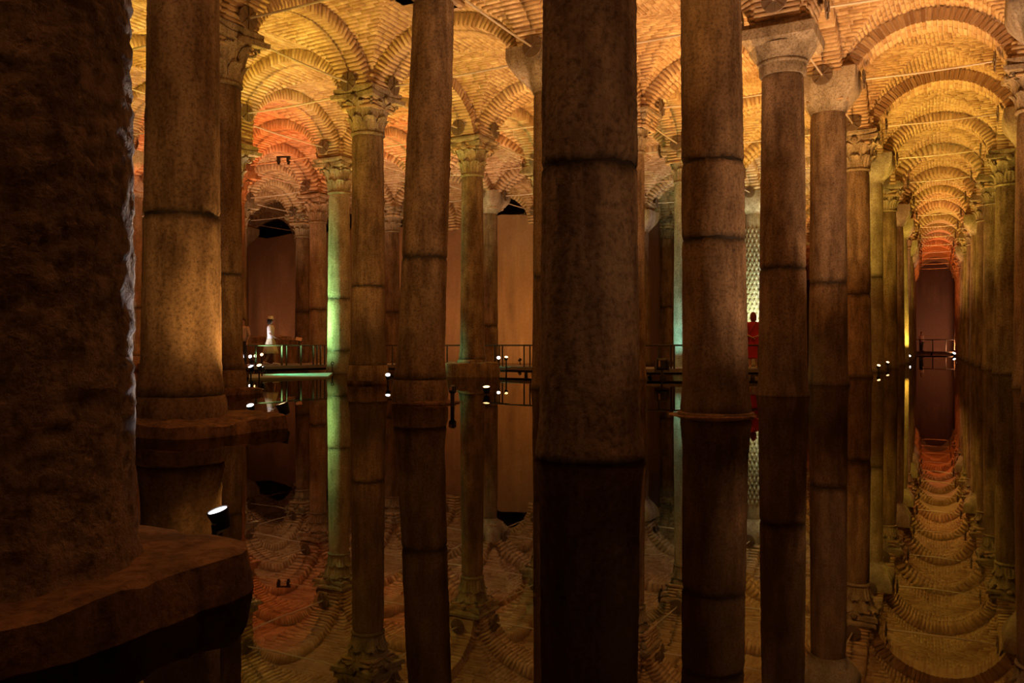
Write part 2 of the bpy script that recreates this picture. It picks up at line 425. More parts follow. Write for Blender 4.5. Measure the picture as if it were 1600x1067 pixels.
# ------------------------------------------------------------------ columns
def drum_mesh(r_of, z0, z1, seg, rows, amp, cx=lambda z: 0.0, seed=0, joints=(), mat=STONE, rag=(.02, .02), tide=0.0):
    th = np.linspace(0, 2 * np.pi, seg, endpoint=False); zz = np.linspace(0, 1, rows + 1)
    T, K = np.meshgrid(th, zz); r0 = np.random.default_rng(seed); ph = r0.uniform(0, 6.3, 12)
    edge0 = rag[0] * (np.sin(3 * T + ph[0]) + .6 * np.sin(11 * T + ph[1]) + .5 * np.sin(29 * T + ph[2]))
    edge1 = rag[1] * (np.sin(4 * T + ph[3]) + .6 * np.sin(13 * T + ph[4]) + .5 * np.sin(27 * T + ph[5]))
    Zv = z0 + (z1 - z0) * K + edge0 * (1 - K) ** 12 + edge1 * K ** 12
    R = np.vectorize(r_of)(Zv)
    n1 = np.sin(2 * T + Zv * 1.3 + ph[6]) + .6 * np.sin(5 * T - Zv * 2.1 + ph[7]) + .5 * np.sin(9 * T + Zv * 5.3 + ph[8])
    n2 = r0.normal(0, 1, T.shape); n2 = (n2 + np.roll(n2, 1, 1) + np.roll(n2, -1, 1)) / 1.8
    R = R + amp * (.5 * n1 + .55 * n2)
    rim = np.minimum((Zv - Zv[0]) / .05, (Zv[-1] - Zv) / .05).clip(0, 1); R = R - .018 * (1 - rim) ** 2
    X = R * np.cos(T) + np.vectorize(cx)(Zv); Y = R * np.sin(T)
    P = np.stack([X, Y, Zv], -1).reshape(-1, 3)
    st = np.zeros_like(Zv)
    wob = .035 * (np.sin(5 * T + ph[9]) + .7 * np.sin(17 * T + ph[10]) + .6 * np.sin(41 * T + ph[11]))
    for zj, wd in joints: st = np.maximum(st, .85 * np.exp(-((Zv - zj + wob * wd * 6) / wd) ** 2))
    if tide: st = np.maximum(st, .45 / (1 + np.exp((Zv - tide - wob * 3) / .12)))
    st = np.maximum(st, .8 * np.exp(-np.maximum(Zv, 0) / .05))
    idx = np.arange(seg * (rows + 1)).reshape(rows + 1, seg)
    a = idx[:-1]; b = np.roll(idx, -1, 1)[:-1]; c = np.roll(idx, -1, 1)[1:]; d = idx[1:]
    Fq = np.stack([a, b, c, d], -1).reshape(-1, 4)
    # end discs
    lo, hi = len(P), len(P) + 1
    P = np.vstack([P, [[cx(z0), 0, z0], [cx(z1), 0, z1]]]); st = np.append(st.ravel(), [0, 0])
    cap0 = np.stack([np.roll(idx[0], -1), idx[0], np.full(seg, lo), np.full(seg, lo)], -1)
    me = mesh_np('drum', P, Fq, mat, smooth=True, pvar=st)
    return me

def leaf_mesh(wd, ht, out, lobes=5, name='leaf'):
    q = MB(); nx, ny = 6, 9; front = []
    for j in range(ny + 1):
        t = j / ny
        wj = wd * (.62 + .5 * math.sin(math.pi * min(1, t * .9 + .1))) * (1 if t < .82 else (1 - (t - .82) / .18 * .55)) * (1 + .13 * math.cos(t * math.pi * 2 * lobes))
        y = out * t ** 2.2; z = ht * t
        if t > .74: k = (t - .74) / .26; y += .55 * out * math.sin(k * 2.2); z = ht * .74 + ht * .26 * math.sin(k * 2.4) * .8
        row = []
        for i in range(nx + 1):
            s = i / nx * 2 - 1
            row.append((s * wj / 2, -y - .02 * (1 - abs(s)) - .012 * math.cos(s * math.pi * 3), z))
        front.append(row)
    W = nx + 1; vs = [v for row in front for v in row]; nb = len(vs); vs += [(v[0] * .96, v[1] + .03, v[2] - .006) for v in list(vs)]
    fs = [(j * W + i, j * W + i + 1, (j + 1) * W + i + 1, (j + 1) * W + i) for j in range(ny) for i in range(nx)]
    fs += [(nb + j * W + i, nb + (j + 1) * W + i, nb + (j + 1) * W + i + 1, nb + j * W + i + 1) for j in range(ny) for i in range(nx)]
    for j in range(ny):
        fs += [(j * W, (j + 1) * W, nb + (j + 1) * W, nb + j * W), ((j + 1) * W + nx, j * W + nx, nb + j * W + nx, nb + (j + 1) * W + nx)]
    fs += [(ny * W + i, ny * W + i + 1, nb + ny * W + i + 1, nb + ny * W + i) for i in range(nx)]
    q.add(vs, fs); return q.mesh(name, CAPS, True)
LEAF1, LEAF2 = leaf_mesh(.3, .36, .1), leaf_mesh(.33, .42, .13)
def square_ring(h, z, conc=0.0, n=8):
    pts = []
    for s in range(4):
        for k in range(n):
            u = k / n * 2 - 1; y = -h + conc * (1 - u * u); a = s * math.pi / 2
            pts.append((math.cos(a) * u * h - math.sin(a) * y, math.sin(a) * u * h + math.cos(a) * y, z))
    return pts
def circle_ring(r, z, n=32):
    # starts in the same corner as square_ring
    return [(r * math.cos(-3 * math.pi / 4 + 2 * math.pi * k / n), r * math.sin(-3 * math.pi / 4 + 2 * math.pi * k / n), z) for k in range(n)]
def blend(h, r, z, f, conc=0):
    return [tuple(a[i] * f + b[i] * (1 - f) for i in range(3)) for a, b in zip(square_ring(h, z, conc), circle_ring(r, z))]
def volute_mesh():
    q = MB(); pts = []; rad = []
    for k in range(26):
        a = k / 25 * 2 * math.pi * 1.6; rr = .13 * (1 - k / 25 * .8)
        pts.append((rr * math.cos(a) - .06, 0, rr * math.sin(a))); rad.append(.035 * (1 - k / 25 * .3))
    q.tube(pts, rad, 6); return q.mesh('volute', CAPS, True)
VOL = volute_mesh()
def boss_mesh():
    q = MB(); q.lathe([(.02, -.05), (.07, -.045), (.1, 0), (.07, .045), (.02, .055)], 12); return q.mesh('boss', CAPS, True)
BOSS = boss_mesh()
CAP_CACHE = {}
def merged_corinthian(rtop):
    if 'm' in CAP_CACHE: return CAP_CACHE['m']
    q = MB(); q.lathe([(rtop - .02, 0), (rtop + .04, .03), (rtop, .1), (rtop + .02, .35), (rtop + .09, .62), (rtop + .2, .86)], 20)
    def put(me, M): q.add([M @ v.co for v in me.vertices], [tuple(p.vertices) for p in me.polygons])
    for tier, (me, zz, off, rr) in enumerate(((LEAF1, .1, 0, 0.0), (LEAF2, .38, math.pi / 8, .05))):
        for k in range(8):
            a = off + k * math.pi / 4
            put(me, Matrix.Translation((math.sin(a) * (rtop + rr), -math.cos(a) * (rtop + rr), zz)) @ Matrix.Rotation(a, 4, 'Z'))
    for k in range(4):
        a = math.pi / 4 + k * math.pi / 2; put(VOL, Matrix.Translation((math.cos(a) * (rtop + .28), math.sin(a) * (rtop + .28), .76)) @ Matrix.Rotation(a, 4, 'Z'))
    q.loft([square_ring(rtop + .2, .84, .06), square_ring(rtop + .29, .89, .1), square_ring(rtop + .29, .97, .1), square_ring(.6, 1.06, 0), square_ring(.61, 1.12, 0)])
    CAP_CACHE['m'] = q.mesh('capital', CAPS, True); return CAP_CACHE['m']
def make_capital(root, kind, rtop, z, rz, far=False):
    """z: underside of the capital in the column's own frame; returns the top of it"""
    hold = rz
    if kind == 'corinthian' and far:
        cap = obj('capital', merged_corinthian(.4), root, (0, 0, z)); cap.rotation_euler.z = hold; cap.scale = (rtop / .4, rtop / .4, 1); return z + 1.12
    if kind == 'corinthian':
        q = MB(); q.lathe([(rtop - .02, 0), (rtop + .035, .02), (rtop + .045, .05), (rtop + .02, .09), (rtop, .1), (rtop + .02, .35), (rtop + .09, .62), (rtop + .17, .8), (rtop + .2, .86)], 32)
        cap = obj('capital', q.mesh('capital', CAPS, True), root, (0, 0, z)); cap.rotation_euler.z = hold
        for tier, (me, zz, off, rr) in enumerate(((LEAF1, .1, 0, 0.0), (LEAF2, .38, math.pi / 8, .05))):
            for k in range(8):
                a = off + k * math.pi / 4; l = obj('leaf', me, cap, (math.sin(a) * (rtop + rr), -math.cos(a) * (rtop + rr), zz)); l.rotation_euler.z = a
        for k in range(4):
            a = math.pi / 4 + k * math.pi / 2; v = obj('volute', VOL, cap, (math.cos(a) * (rtop + .28), math.sin(a) * (rtop + .28), .76)); v.rotation_euler.z = a
            a = k * math.pi / 2; b = obj('boss', BOSS, cap, (math.cos(a) * (rtop + .2), math.sin(a) * (rtop + .2), .86)); b.rotation_euler = (math.pi / 2, 0, a + math.pi / 2)
        q = MB(); q.loft([square_ring(rtop + .2, .84, .06), square_ring(rtop + .27, .87, .1), square_ring(rtop + .29, .97, .1), square_ring(rtop + .2, .975, .03), square_ring(.6, 1.06, 0), square_ring(.61, 1.12, 0)])
        obj('abacus', q.mesh('abacus', CAPS), cap); return z + 1.12
    if kind == 'cushion':
        q = MB(); q.loft([circle_ring(rtop - .01, 0), circle_ring(rtop + .02, .0), circle_ring(rtop + .03, .06), blend(rtop + .12, rtop + .08, .14, .3), blend(.58, .6, .32, .6), blend(.66, .72, .5, .85), square_ring(.69, .66, 0), square_ring(.69, .92, 0)])
        cap = obj('capital', q.mesh('capital', STONE_PALE, True), root, (0, 0, z)); cap.rotation_euler.z = hold; return z + .92
    # moulded: necking, echinus of shallow lobes, broken thick abacus
    q = MB(); n = 48
    prof = [(rtop - .02, 0), (rtop + .03, .0), (rtop + .05, .05), (rtop + .05, .19), (rtop + .09, .22), (rtop + .085, .25), (rtop + .07, .26), (rtop + .12, .34), (rtop + .2, .46), (rtop + .23, .52)]
    rings = [[((rr + (.012 * abs(math.sin(k * math.pi * 7 / n)) if i > 6 else 0)) * math.cos(2 * math.pi * k / n), (rr + (.012 * abs(math.sin(k * math.pi * 7 / n)) if i > 6 else 0)) * math.sin(2 * math.pi * k / n), zz) for k in range(n)] for i, (rr, zz) in enumerate(prof)]
    q.loft(rings); cap = obj('capital', q.mesh('capital', CAPS, True), root, (0, 0, z)); cap.rotation_euler.z = hold
    q = MB(); q.loft([square_ring(.56, .5), square_ring(.66, .6), square_ring(.68, .78), square_ring(.66, .8)])
    obj('abacus', q.mesh('abacus', CAPS), cap)
    q = MB(); q.loft([square_ring(.58, .8), square_ring(.6, .82), square_ring(.6, .9)]); obj('slab', q.mesh('slab', STONE), cap)
    return z + .9

def rough_block(hx, hy, z0, z1, seed, rough=.05, nx=14, nz=6, ell=False):
    """a worn stone slab: a rounded square (or disc) loft with broken edges"""
    r0 = np.random.default_rng(seed); ph = r0.uniform(0, 6.3, 6); n = nx * 4; rings = []
    zs = [z0] + [z0 + (z1 - z0) * k / nz for k in range(1, nz)] + [z1 - .015, z1]
    for i, z in enumerate(zs):
        rr = []
        shrink = 1 - (.06 if i == len(zs) - 1 else .02 if i == len(zs) - 2 else 0) / max(hx, .3)
        for k in range(n):
            a = 2 * math.pi * k / n + math.pi / 4; c, s = math.cos(a), math.sin(a); p = 2.0 if ell else 7.0
            m = (abs(c) ** p + abs(s) ** p) ** (-1 / p)
            e = 1 + rough / max(hx, .3) * (.5 * math.sin(3 * a + ph[0]) + .4 * math.sin(7 * a + ph[1] + z * 4) + .35 * math.sin(13 * a + ph[2] + z * 9) + .3 * r0.normal())
            rr.append((hx * m * c * e * shrink, hy * m * s * e * shrink, z + (.35 * rough * (math.sin(2 * a + ph[3]) + .4 * r0.normal()) if i >= len(zs) - 2 else 0)))
        rings.append(rr)
    top = rings[-1]; zc = sum(p[2] for p in top) / n
    for f in (.75, .5, .25):
        rings.append([(p[0] * f, p[1] * f, zc + (p[2] - zc) * f + .2 * rough * r0.normal()) for p in top])
    q = MB(); q.loft(rings); return q

def column(r, n, label, cat='column', group=None, wt=None, wb=None, cap='corinthian', capy=None, joints=(), lean=0, base=None, plinth=None, mat=STONE, amp=.004, detail=1, tide=0.0, zcap=None, band=()):
    P = node(r, n); D = P.y; root = empty('stone_column', (P.x, P.y, 0)); tag(root, label, cat, group)
    rb = (wb or 2 * .45 * F_PX / D) / 2 * D / F_PX; rt = (wt or 2 * .39 * F_PX / D) / 2 * D / F_PX
    ztop = zcap if zcap else (zof(capy, D) if capy else 6.05)
    zb = base if base is not None else .0
    zlo = -1.15
    zt = min(ztop, zof(0, D)); dx = lean * D / F_PX
    cx = lambda z: dx * (z - .3) / max(zt - .3, 1) - dx * .5
    r_of = lambda z: rb + (rt - rb) * min(max((z - .3) / (ztop - .3), 0), 1) + .05 * max(0, 1 - max(z - zb, 0) / .5) ** 2 * (1 if zb >= 0 else 0)
    seg = {3: 120, 2: 72, 1: 40, 0: 20}[detail]; per = {3: 28, 2: 16, 1: 8, 0: 3}[detail]
    cuts = [zlo if base is None else base] + sorted(zof(j, D) for j in joints) + [ztop]
    bands = [(zof(j, D), wd) for j, wd in band] + ([(base + .02, .045)] if base and base > .2 else [])
    for k in range(len(cuts) - 1):
        a, b = cuts[k] + (.012 if k else 0), cuts[k + 1] - (.012 if k < len(cuts) - 2 else 0)
        jn = [(c, .028) for c in cuts[1:-1]] + bands
        obj('drum', drum_mesh(r_of, a, b, seg, max(4, int((b - a) * per)), amp, cx, seed=hash((r, n, k)) % 9999, joints=jn, mat=mat, rag=(.012 if k else 0, .012 if k < len(cuts) - 2 else 0), tide=tide), root)
    for c in cuts[1:-1]:
        q = MB(); q.lathe([(r_of(c) - .022, c - .05), (r_of(c) - .022, c + .05)], 32); jm = obj('joint', q.mesh('joint', IRON), root, (cx(c), 0, 0)); jm['label'] = 'dark joint between two drums'
    if base is not None:   # moulded base and what is under it
        lo = plinth[2] if plinth else 0
        rr = r_of(base)
        q = MB(); hb = base - lo
        q.lathe([(rr + .012, lo - .03), (rr + .024, lo + .25 * hb), (rr + .02, lo + .6 * hb), (rr - .004, base - .015), (rr - .03, base - .01), (rr - .05, base + .02)], 48)
        obj('base_moulding', q.mesh('base_moulding', mat, True), root, (cx(base), 0, 0))
    if plinth:
        hx, hy, zp, rot, ell = plinth[:5]
        q = rough_block(hx, hy, -1.15, zp, hash((r, n)) % 999, plinth[5] if len(plinth) > 5 else .04, ell=ell)
        o = obj('plinth', q.mesh('plinth', plinth[6] if len(plinth) > 6 else STONE_RED, True), root); o.rotation_euler.z = rot
        if len(plinth) > 7: o.location = plinth[7]
    topz = make_capital(root, cap, rt, ztop, -V, detail == 0) if cap else ztop
    for ch in root.children:
        if ch.name.startswith('capital'): ch.location.x = cx(ztop)
    springer(r, n, topz)
    return root
RV = -V
J = (); DONE = set()
def col(r, n, *a, **k): DONE.add((r, n)); return column(r, n, *a, **k)
# front to back, row by row, as they stand in the photograph
col(0, 0, 'huge dark pitted column on a rough block, nearest the viewer', wt=365, wb=385, cap='corinthian', mat=STONE_PIT, amp=.011, detail=3, plinth=(.76, .78, .17, RV, False, .035, STONE_RED, (-.06, .06, 0)))
col(0, 1, 'thick pitted column with one dark joint, standing in the middle of the water', wt=138, wb=156, joints=(265,), band=((268, .06),), mat=STONE_PIT, amp=.005, detail=3, base=.0, plinth=(.66, .62, -.035, RV + .25, False, .03))
col(0, 2, 'tall column with two dark joints on a round reddish ledge', wt=91, wb=101, joints=(256, 376), band=((378, .05),), detail=2, lean=-8, amp=.005, base=.06, plinth=(.66, .6, .012, 0, True, .03), tide=.75)
col(0, 3, 'column with a moulded capital and broken abacus, right of the person in red', wt=63, wb=73, cap='moulded', capy=121, joints=(421,), band=((421, .06),), detail=2, tide=.95)
col(0, 4, 'column with a smooth pale cushion capital beside the right-hand aisle', wt=52, wb=58, cap='cushion', capy=179, joints=(443,), detail=1, tide=1.6)
col(0, 5, 'dark column directly behind the smooth cushion capital column', wt=38, wb=44, cap='corinthian', capy=270, joints=(460,), detail=1)
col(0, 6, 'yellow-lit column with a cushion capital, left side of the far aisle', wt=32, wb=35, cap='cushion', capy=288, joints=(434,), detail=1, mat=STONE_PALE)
ORD = ['fourth', 'fifth', 'sixth', 'seventh', 'eighth', 'ninth', 'tenth', 'eleventh', 'twelfth', 'thirteenth']
for k, n in enumerate(range(7, 17)):
    col(0, n, 'slim lit column, %s from the front on the left of the far aisle' % ORD[k], cap='corinthian' if n in (7, 10) else 'cushion', detail=0, group='left columns of the far aisle', zcap=6.2, mat=STONE_PALE if n in (9, 10) else STONE)
ORDR = ['first', 'second', 'third', 'fourth', 'fifth', 'sixth', 'seventh', 'eighth', 'ninth', 'tenth', 'eleventh', 'twelfth', 'thirteenth']
for k, n in enumerate(range(4, 17)):
    lb = 'column at the edge of the picture with its white carved capital just showing' if n == 4 else 'column in the right row of the far aisle, %s from the front' % ORDR[k]
    col(-1, n, lb, cap='cushion' if n in (5, 9, 12) else 'corinthian', capy=226 if n == 5 else (292 if n == 6 else None), zcap=None if n < 7 else 6.15, detail=1 if n < 7 else 0, group='right columns of the far aisle', mat=STONE_PIT if n == 6 else STONE)
col(1, 1, 'broad orange-lit column on a round base and square block, second from the near dark one', wt=103, wb=119, joints=(339,), band=((341, .05),), detail=2, base=zof(616, 9.86), plinth=(1.0, .88, .15, RV, False, .05, STONE_RED, (.05, -.05, 0)), lean=4, amp=.005)
col(1, 2, 'leaning column with one dark joint left of the thick middle column', wt=64, wb=75, joints=(404,), band=((404, .06),), detail=2, lean=22, base=zof(592, 14.16), plinth=(.6, .56, .03, 0, True, .05), capy=4, cap='cushion', amp=.005)
col(1, 3, 'column half hidden behind the thick middle column, plain cushion capital', wt=44, wb=48, cap='cushion', capy=147, joints=(434,), detail=1)
col(1, 4, 'column peeking out right of the thick middle column with a worn carved capital', wt=33, wb=37, capy=243, detail=1)
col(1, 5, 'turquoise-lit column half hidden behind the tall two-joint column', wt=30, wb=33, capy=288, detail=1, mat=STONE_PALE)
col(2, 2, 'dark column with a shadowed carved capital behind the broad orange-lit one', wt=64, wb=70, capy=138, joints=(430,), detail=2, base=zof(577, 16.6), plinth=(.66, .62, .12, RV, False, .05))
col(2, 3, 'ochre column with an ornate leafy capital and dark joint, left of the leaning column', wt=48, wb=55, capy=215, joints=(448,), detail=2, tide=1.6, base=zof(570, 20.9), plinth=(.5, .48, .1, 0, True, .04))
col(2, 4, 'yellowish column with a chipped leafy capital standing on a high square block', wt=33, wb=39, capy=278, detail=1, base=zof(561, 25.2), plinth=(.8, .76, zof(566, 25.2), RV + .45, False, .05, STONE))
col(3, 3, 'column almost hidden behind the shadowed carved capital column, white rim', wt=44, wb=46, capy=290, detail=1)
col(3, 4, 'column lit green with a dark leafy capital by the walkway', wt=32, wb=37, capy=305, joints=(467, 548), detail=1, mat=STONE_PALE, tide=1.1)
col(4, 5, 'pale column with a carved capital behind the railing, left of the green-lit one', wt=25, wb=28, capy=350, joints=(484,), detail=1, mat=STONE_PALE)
col(5, 6, 'narrow column in front of the plaster wall, furthest left beside the railing corner', wt=21, wb=24, capy=372, detail=1, band=((487, .12),))
col(4, 6, 'slim column with a broken capital between the ochre and the leaning columns', wt=23, wb=27, capy=364, joints=(488,), detail=1)
col(3, 6, 'slim column with a plain cushion capital before the brown wall', wt=26, wb=29, cap='cushion', capy=335, joints=(509,), detail=1)
col(5, 4, 'pale column with a dark joint seen beside the near dark column', wt=29, wb=33, cap='cushion', capy=310, joints=(481,), detail=1, mat=STONE_PALE, base=zof(556, 32.5), plinth=(.6, .6, .2, RV, False, .04))
col(2, 8, 'thin mottled column with a dark capital behind the railing, right of the thick middle column', wt=24, wb=28, capy=374, joints=(480,), detail=1)
# the weeping column: a shaft with teardrop bosses, bright green-white
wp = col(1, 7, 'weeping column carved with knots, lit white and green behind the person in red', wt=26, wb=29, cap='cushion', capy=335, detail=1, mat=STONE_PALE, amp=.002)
q = MB()
D17 = node(1, 7).y
for k in range(26):
    for j in range(14):
        a = 2 * math.pi * (j + .5 * (k % 2)) / 14; z = .8 + k * .2; rr = .375
        cxx, cyy = math.cos(a), math.sin(a); ux, uy = -cyy, cxx
        vs = [(cxx * (rr + .07), cyy * (rr + .07), z)] + [(cxx * rr + ux * .07 * math.cos(t) , cyy * rr + uy * .07 * math.cos(t), z + .12 * math.sin(t)) for t in [i * math.pi / 3 for i in range(6)]]
        q.add(vs, [(0, i, i % 6 + 1) for i in range(1, 7)])
obj('knot_relief', q.mesh('knot_relief', STONE_PALE, True), wp, kind='stuff')
# further columns that only show in gaps
DIM = {(1, 9): 'sliver of a far column between the moulded and the smooth cushion capital columns', (2, 5): 'dim column sliver just left of the half-hidden plain capital column',
       (2, 7): 'dim column close to the right edge of the thick middle column, before the dark wall', (3, 5): 'sliver of a column behind the leaning column',
       (4, 4): 'far column directly behind the white-rimmed hidden one, edge of its capital showing', (5, 5): 'pale far column edge beside the persons, left end of the plaster wall',
       (6, 5): 'sliver of a far column left of the broad orange-lit column', (6, 6): 'furthest column edge at the left end of the plaster wall'}
for (r, n), lb in DIM.items(): column(r, n, lb, detail=0, cap='cushion' if (r + n) % 3 == 0 else 'corinthian')
BESIDE = [(1, 0), (2, 1), (3, 2), (4, 3), (-1, 2), (-1, 3)]
for r, n in BESIDE: column(r, n, 'column just outside the view, carrying the vaults', detail=0, group='columns outside the view', cap='cushion')

# ------------------------------------------------------------------ iron tie rods with their anchor plates
def plate_mesh():
    q = MB(); q.lathe([(.02, -.012), (.225, -.012), (.235, 0), (.225, .012), (.03, .02)], 28)
    for k in range(4):
        q.box((0, 0, .02), (.225, .013, .014), Matrix.Rotation(k * math.pi / 4, 4, 'Z'))
    q.lathe([(.05, .012), (.05, .05), (.02, .06)], 10); return q.mesh('anchor_plate', PLATE)
PLM = plate_mesh()
def rod(a, b, label, group, rad=.022):
    P, Q = node(*a), node(*b); d = (Q - P).normalized(); A = P + d * .77; B = Q - d * .77; z = 7.33
    root = empty('tie_rod', (A.x, A.y, z)); tag(root, label, 'tie rod', group)
    q = MB(); L = (B - A).length; sag = .03
    q.tube([(d.x * L * k / 6, d.y * L * k / 6, -sag * math.sin(math.pi * k / 6)) for k in range(7)], rad, 6); obj('rod', q.mesh('rod', ROD, True), root)
    rz = math.atan2(d.y, d.x)
    for p, sgn in ((A, 1), (B, -1)):
        o = obj('anchor_plate', PLM, root, ((p - A).x + sgn * d.x * .03, (p - A).y + sgn * d.y * .03, 0)); o.rotation_euler = (0, sgn * math.pi / 2, rz)
for k, n in enumerate(range(3, 17)):
    rod((0, n), (-1, n), 'thin iron tie rod across the far aisle, %s from the front' % (ORDR + ['fourteenth'])[k], 'tie rods across the far aisle')
SHORT = {(0,2): 'the tall two-joint column', (0,3): 'the moulded capital column', (0,4): 'the smooth cushion capital', (0,5): 'the dark column behind it', (1,2): 'the leaning column', (1,3): 'the half-hidden plain capital',
         (1,4): 'the worn capital right of the middle column', (2,2): 'the shadowed carved capital', (2,3): 'the ochre leafy column', (2,4): 'the column on the high block', (3,3): 'the white-rimmed hidden column', (3,4): 'the green-lit column',
         (4,5): 'the pale column behind the railing', (4,6): 'the slim broken capital column', (3,6): 'the slim plain capital column', (5,6): 'the narrow column by the wall'}
SHORT.update({(1, 1): 'the broad orange-lit column', (0, 1): 'the thick middle column', (0, 6): 'the yellow-lit column', (5, 4): 'the pale column by the near dark one', (1, 7): 'the weeping column', (1, 5): 'the turquoise-lit column', (2, 8): 'the thin mottled column'})
UNSEEN = {1, 10, 11, 12, 13, 14, 17, 21, 25, 27, 28, 29, 36, 38, 40, 57, 58, 59, 61, 62, 64, 65, 66, 68}; COUNT = [-1]; USED = {}
def maybe_rod(a, b):
    m = (node(*a) + node(*b)) / 2
    if not (10 < m.y < 46 and 150 < px(m.x, m.y) < 1500): return
    if min(a[0], b[0]) >= 2 and max(a[1], b[1]) > 7: return
    COUNT[0] += 1
    if COUNT[0] in UNSEEN: return      # wholly behind columns and arches in the photograph
    if a in SHORT and b in SHORT and len((SHORT[a] + SHORT[b]).split()) < 10: lb = 'thin iron tie rod between %s and %s' % (SHORT[a], SHORT[b])
    else:
        near = min(SHORT, key=lambda k: abs(px(*node(*k)) - px(m.x, m.y))); side = 'left' if px(m.x, m.y) < px(*node(*near)) else 'right'
        lb = 'tie rod %s, just %s of %s' % ('running back' if a[0] == b[0] else 'running across', side, SHORT[near])
        USED[lb] = USED.get(lb, 0) + 1
        if USED[lb] > 1: lb += ', %s one back' % ['second', 'third', 'fourth', 'fifth', 'sixth'][USED[lb] - 2]
    rod(a, b, lb, 'tie rods in the left-hand vaults')
for r in range(0, 7):
    for n in range(1, 9):
        maybe_rod((r, n), (r, n + 1)); maybe_rod((r, n), (r + 1, n))

# ------------------------------------------------------------------ spotlights standing in the water
def spotlight(p, hue, watts, aim, label, group=None, z=.42, size=.09, cone=100, glow=True, post=True, soft=.05, blend_=.9):
    """p: plan position; aim: world point it shines at"""
    root = empty('spotlight', (p[0], p[1], 0)); tag(root, label, 'spotlight', group)
    c = Vector((p[0], p[1], z)); d = (Vector(aim) - c).normalized(); R = d.to_track_quat('Z', 'Y').to_matrix().to_4x4(); off = Matrix.Translation((0, 0, z))
    q = MB(); q.lathe([(size * .35, -size * 1.9), (size * .8, -size * 1.7), (size, -size * .5), (size * 1.12, 0), (size * 1.12, size * .25), (size * .98, size * .25), (size * .98, 0), (size * .5, -.01)], 16)
    h = obj('housing', q.mesh('housing', BLACK, True), root); h.matrix_local = off @ R
    q = MB(); q.lathe([(size * .2, .012), (size * .9, .008), (size * .97, 0)], 16)
    l = obj('lens', q.mesh('lens', LENS[hue] if glow else BLACK, True), root); l.matrix_local = off @ R
    if post:
        q = MB(); q.tube([(0, 0, -1.15), (0, 0, z - size * 2.1)], .022, 8); q.tube([(0, -size * 1.3, z - size), (0, -size * 1.1, z - size * 2.1), (0, size * 1.1, z - size * 2.1), (0, size * 1.3, z - size)], .013, 6)
        obj('post', q.mesh('post', BLACK), root)
    if watts:
        ld = bpy.data.lights.new('spot_beam', 'SPOT'); ld.energy = watts * POWER; ld.color = HUES[hue]; ld.spot_size = math.radians(cone); ld.spot_blend = blend_; ld.shadow_soft_size = soft
        lo = bpy.data.objects.new('spot_beam', ld); C.objects.link(lo); lo.parent = root; lo.location = Vector((0, 0, z)) + d * (size * .25 + soft + .02)
        lo.rotation_euler = d.to_track_quat('-Z', 'Y').to_euler()
    return root
NB = lambda k: min(SHORT, key=lambda z_: (node(*z_) - k).length)
def bay_lamp(r, n, hue, watts, frac=.24, corner=None, cone=88, lean=.1):
    """a lamp near one column of the bay, shining up at its vault"""
    c = (node(r, n) + node(r + 1, n + 1) + node(r, n + 1) + node(r + 1, n)) / 4
    k = node(*(corner or ((r, n) if r >= 0 else (0, n)))); p = k + (k.normalized() * .55 + (c - k).normalized() * .45).normalized() * .85; a = p.lerp(c, lean)
    q_ = (r, n) if r >= 0 else (0, n)
    if k.y < 5 or not visible(k, 0, 1600): nm = 'unseen added uplight in the water outside the view'  # none of these is seen; most are added fill
    elif q_[0] == 0 and n > 6: nm = 'small black uplight behind the %s left column of the far aisle' % ORD[n - 7] + (', outer side' if r == 0 else '')
    else: nm = 'small uplight behind %s' % SHORT.get(q_, 'a column %s %s' % ('left of' if px(*k) < px(*node(*NB(k))) else 'right of', SHORT[NB(k)])) + (', aisle side' if r == -1 else '')
    USED[nm] = USED.get(nm, 0) + 1
    if USED[nm] > 1 and 'outside' not in nm: nm += ', further back'
    spotlight(p, hue, watts, (a.x + (a.x - p.x), a.y + (a.y - p.y), 8.4), nm, 'uplights behind the column feet', cone=cone, size=.07)
#            bay      hue  watts
for r, n, h, wt in [
    (-1, -1, 'T', 900), (0, -1, 'A', 900), (1, 0, 'A', 800), (2, 1, 'A', 250), (0, 1, 'A', 900), (-1, 0, 'T', 600), (-1, 1, 'T', 1300),  # front bays: mostly fill lamps added for the near columns
    (-1, 2, 'T', 1000), (-1, 3, 'T', 1300), (-1, 4, 'A', 1000), (-1, 5, 'Y', 800), (-1, 6, 'Y', 900), (-1, 7, 'A', 600), (-1, 8, 'Y', 900), (-1, 9, 'P', 800), (-1, 10, 'Y', 900), (-1, 11, 'A', 800), (-1, 12, 'P', 700), (-1, 13, 'O', 900), (-1, 14, 'O', 900), (-1, 15, 'O', 600),
    (0, 2, 'T', 1100), (0, 3, 'A', 1200), (0, 4, 'A', 900), (0, 5, 'A', 700), (0, 6, 'A', 400), (0, 7, 'A', 300), (0, 9, 'O', 500),
    (1, 1, 'A', 180), (1, 2, 'A', 450), (1, 3, 'T', 900), (1, 4, 'A', 800), (1, 5, 'A', 600), (1, 6, 'T', 500), (1, 7, 'T', 300),
    (2, 2, 'Y', 1200), (2, 3, 'Y', 1100), (2, 4, 'A', 1000), (2, 5, 'T', 900), (2, 6, 'T', 400),
    (3, 2, 'Y', 1200), (3, 3, 'A', 1000), (3, 4, 'R', 1700), (3, 5, 'T', 800), (3, 6, 'T', 400),
    (4, 3, 'R', 1700), (4, 4, 'P', 900), (4, 5, 'T', 800), (4, 6, 'T', 300),
    (5, 4, 'P', 900), (5, 5, 'T', 700), (6, 5, 'P', 700)]:
    bay_lamp(r, n, h, wt, corner=(-1, n) if r == -1 and n < 4 else None, cone=118 if r == -1 and n > 3 else 88)
UP = lambda p, dx=0, dy=0: (p[0] + dx, p[1] + dy, 8)
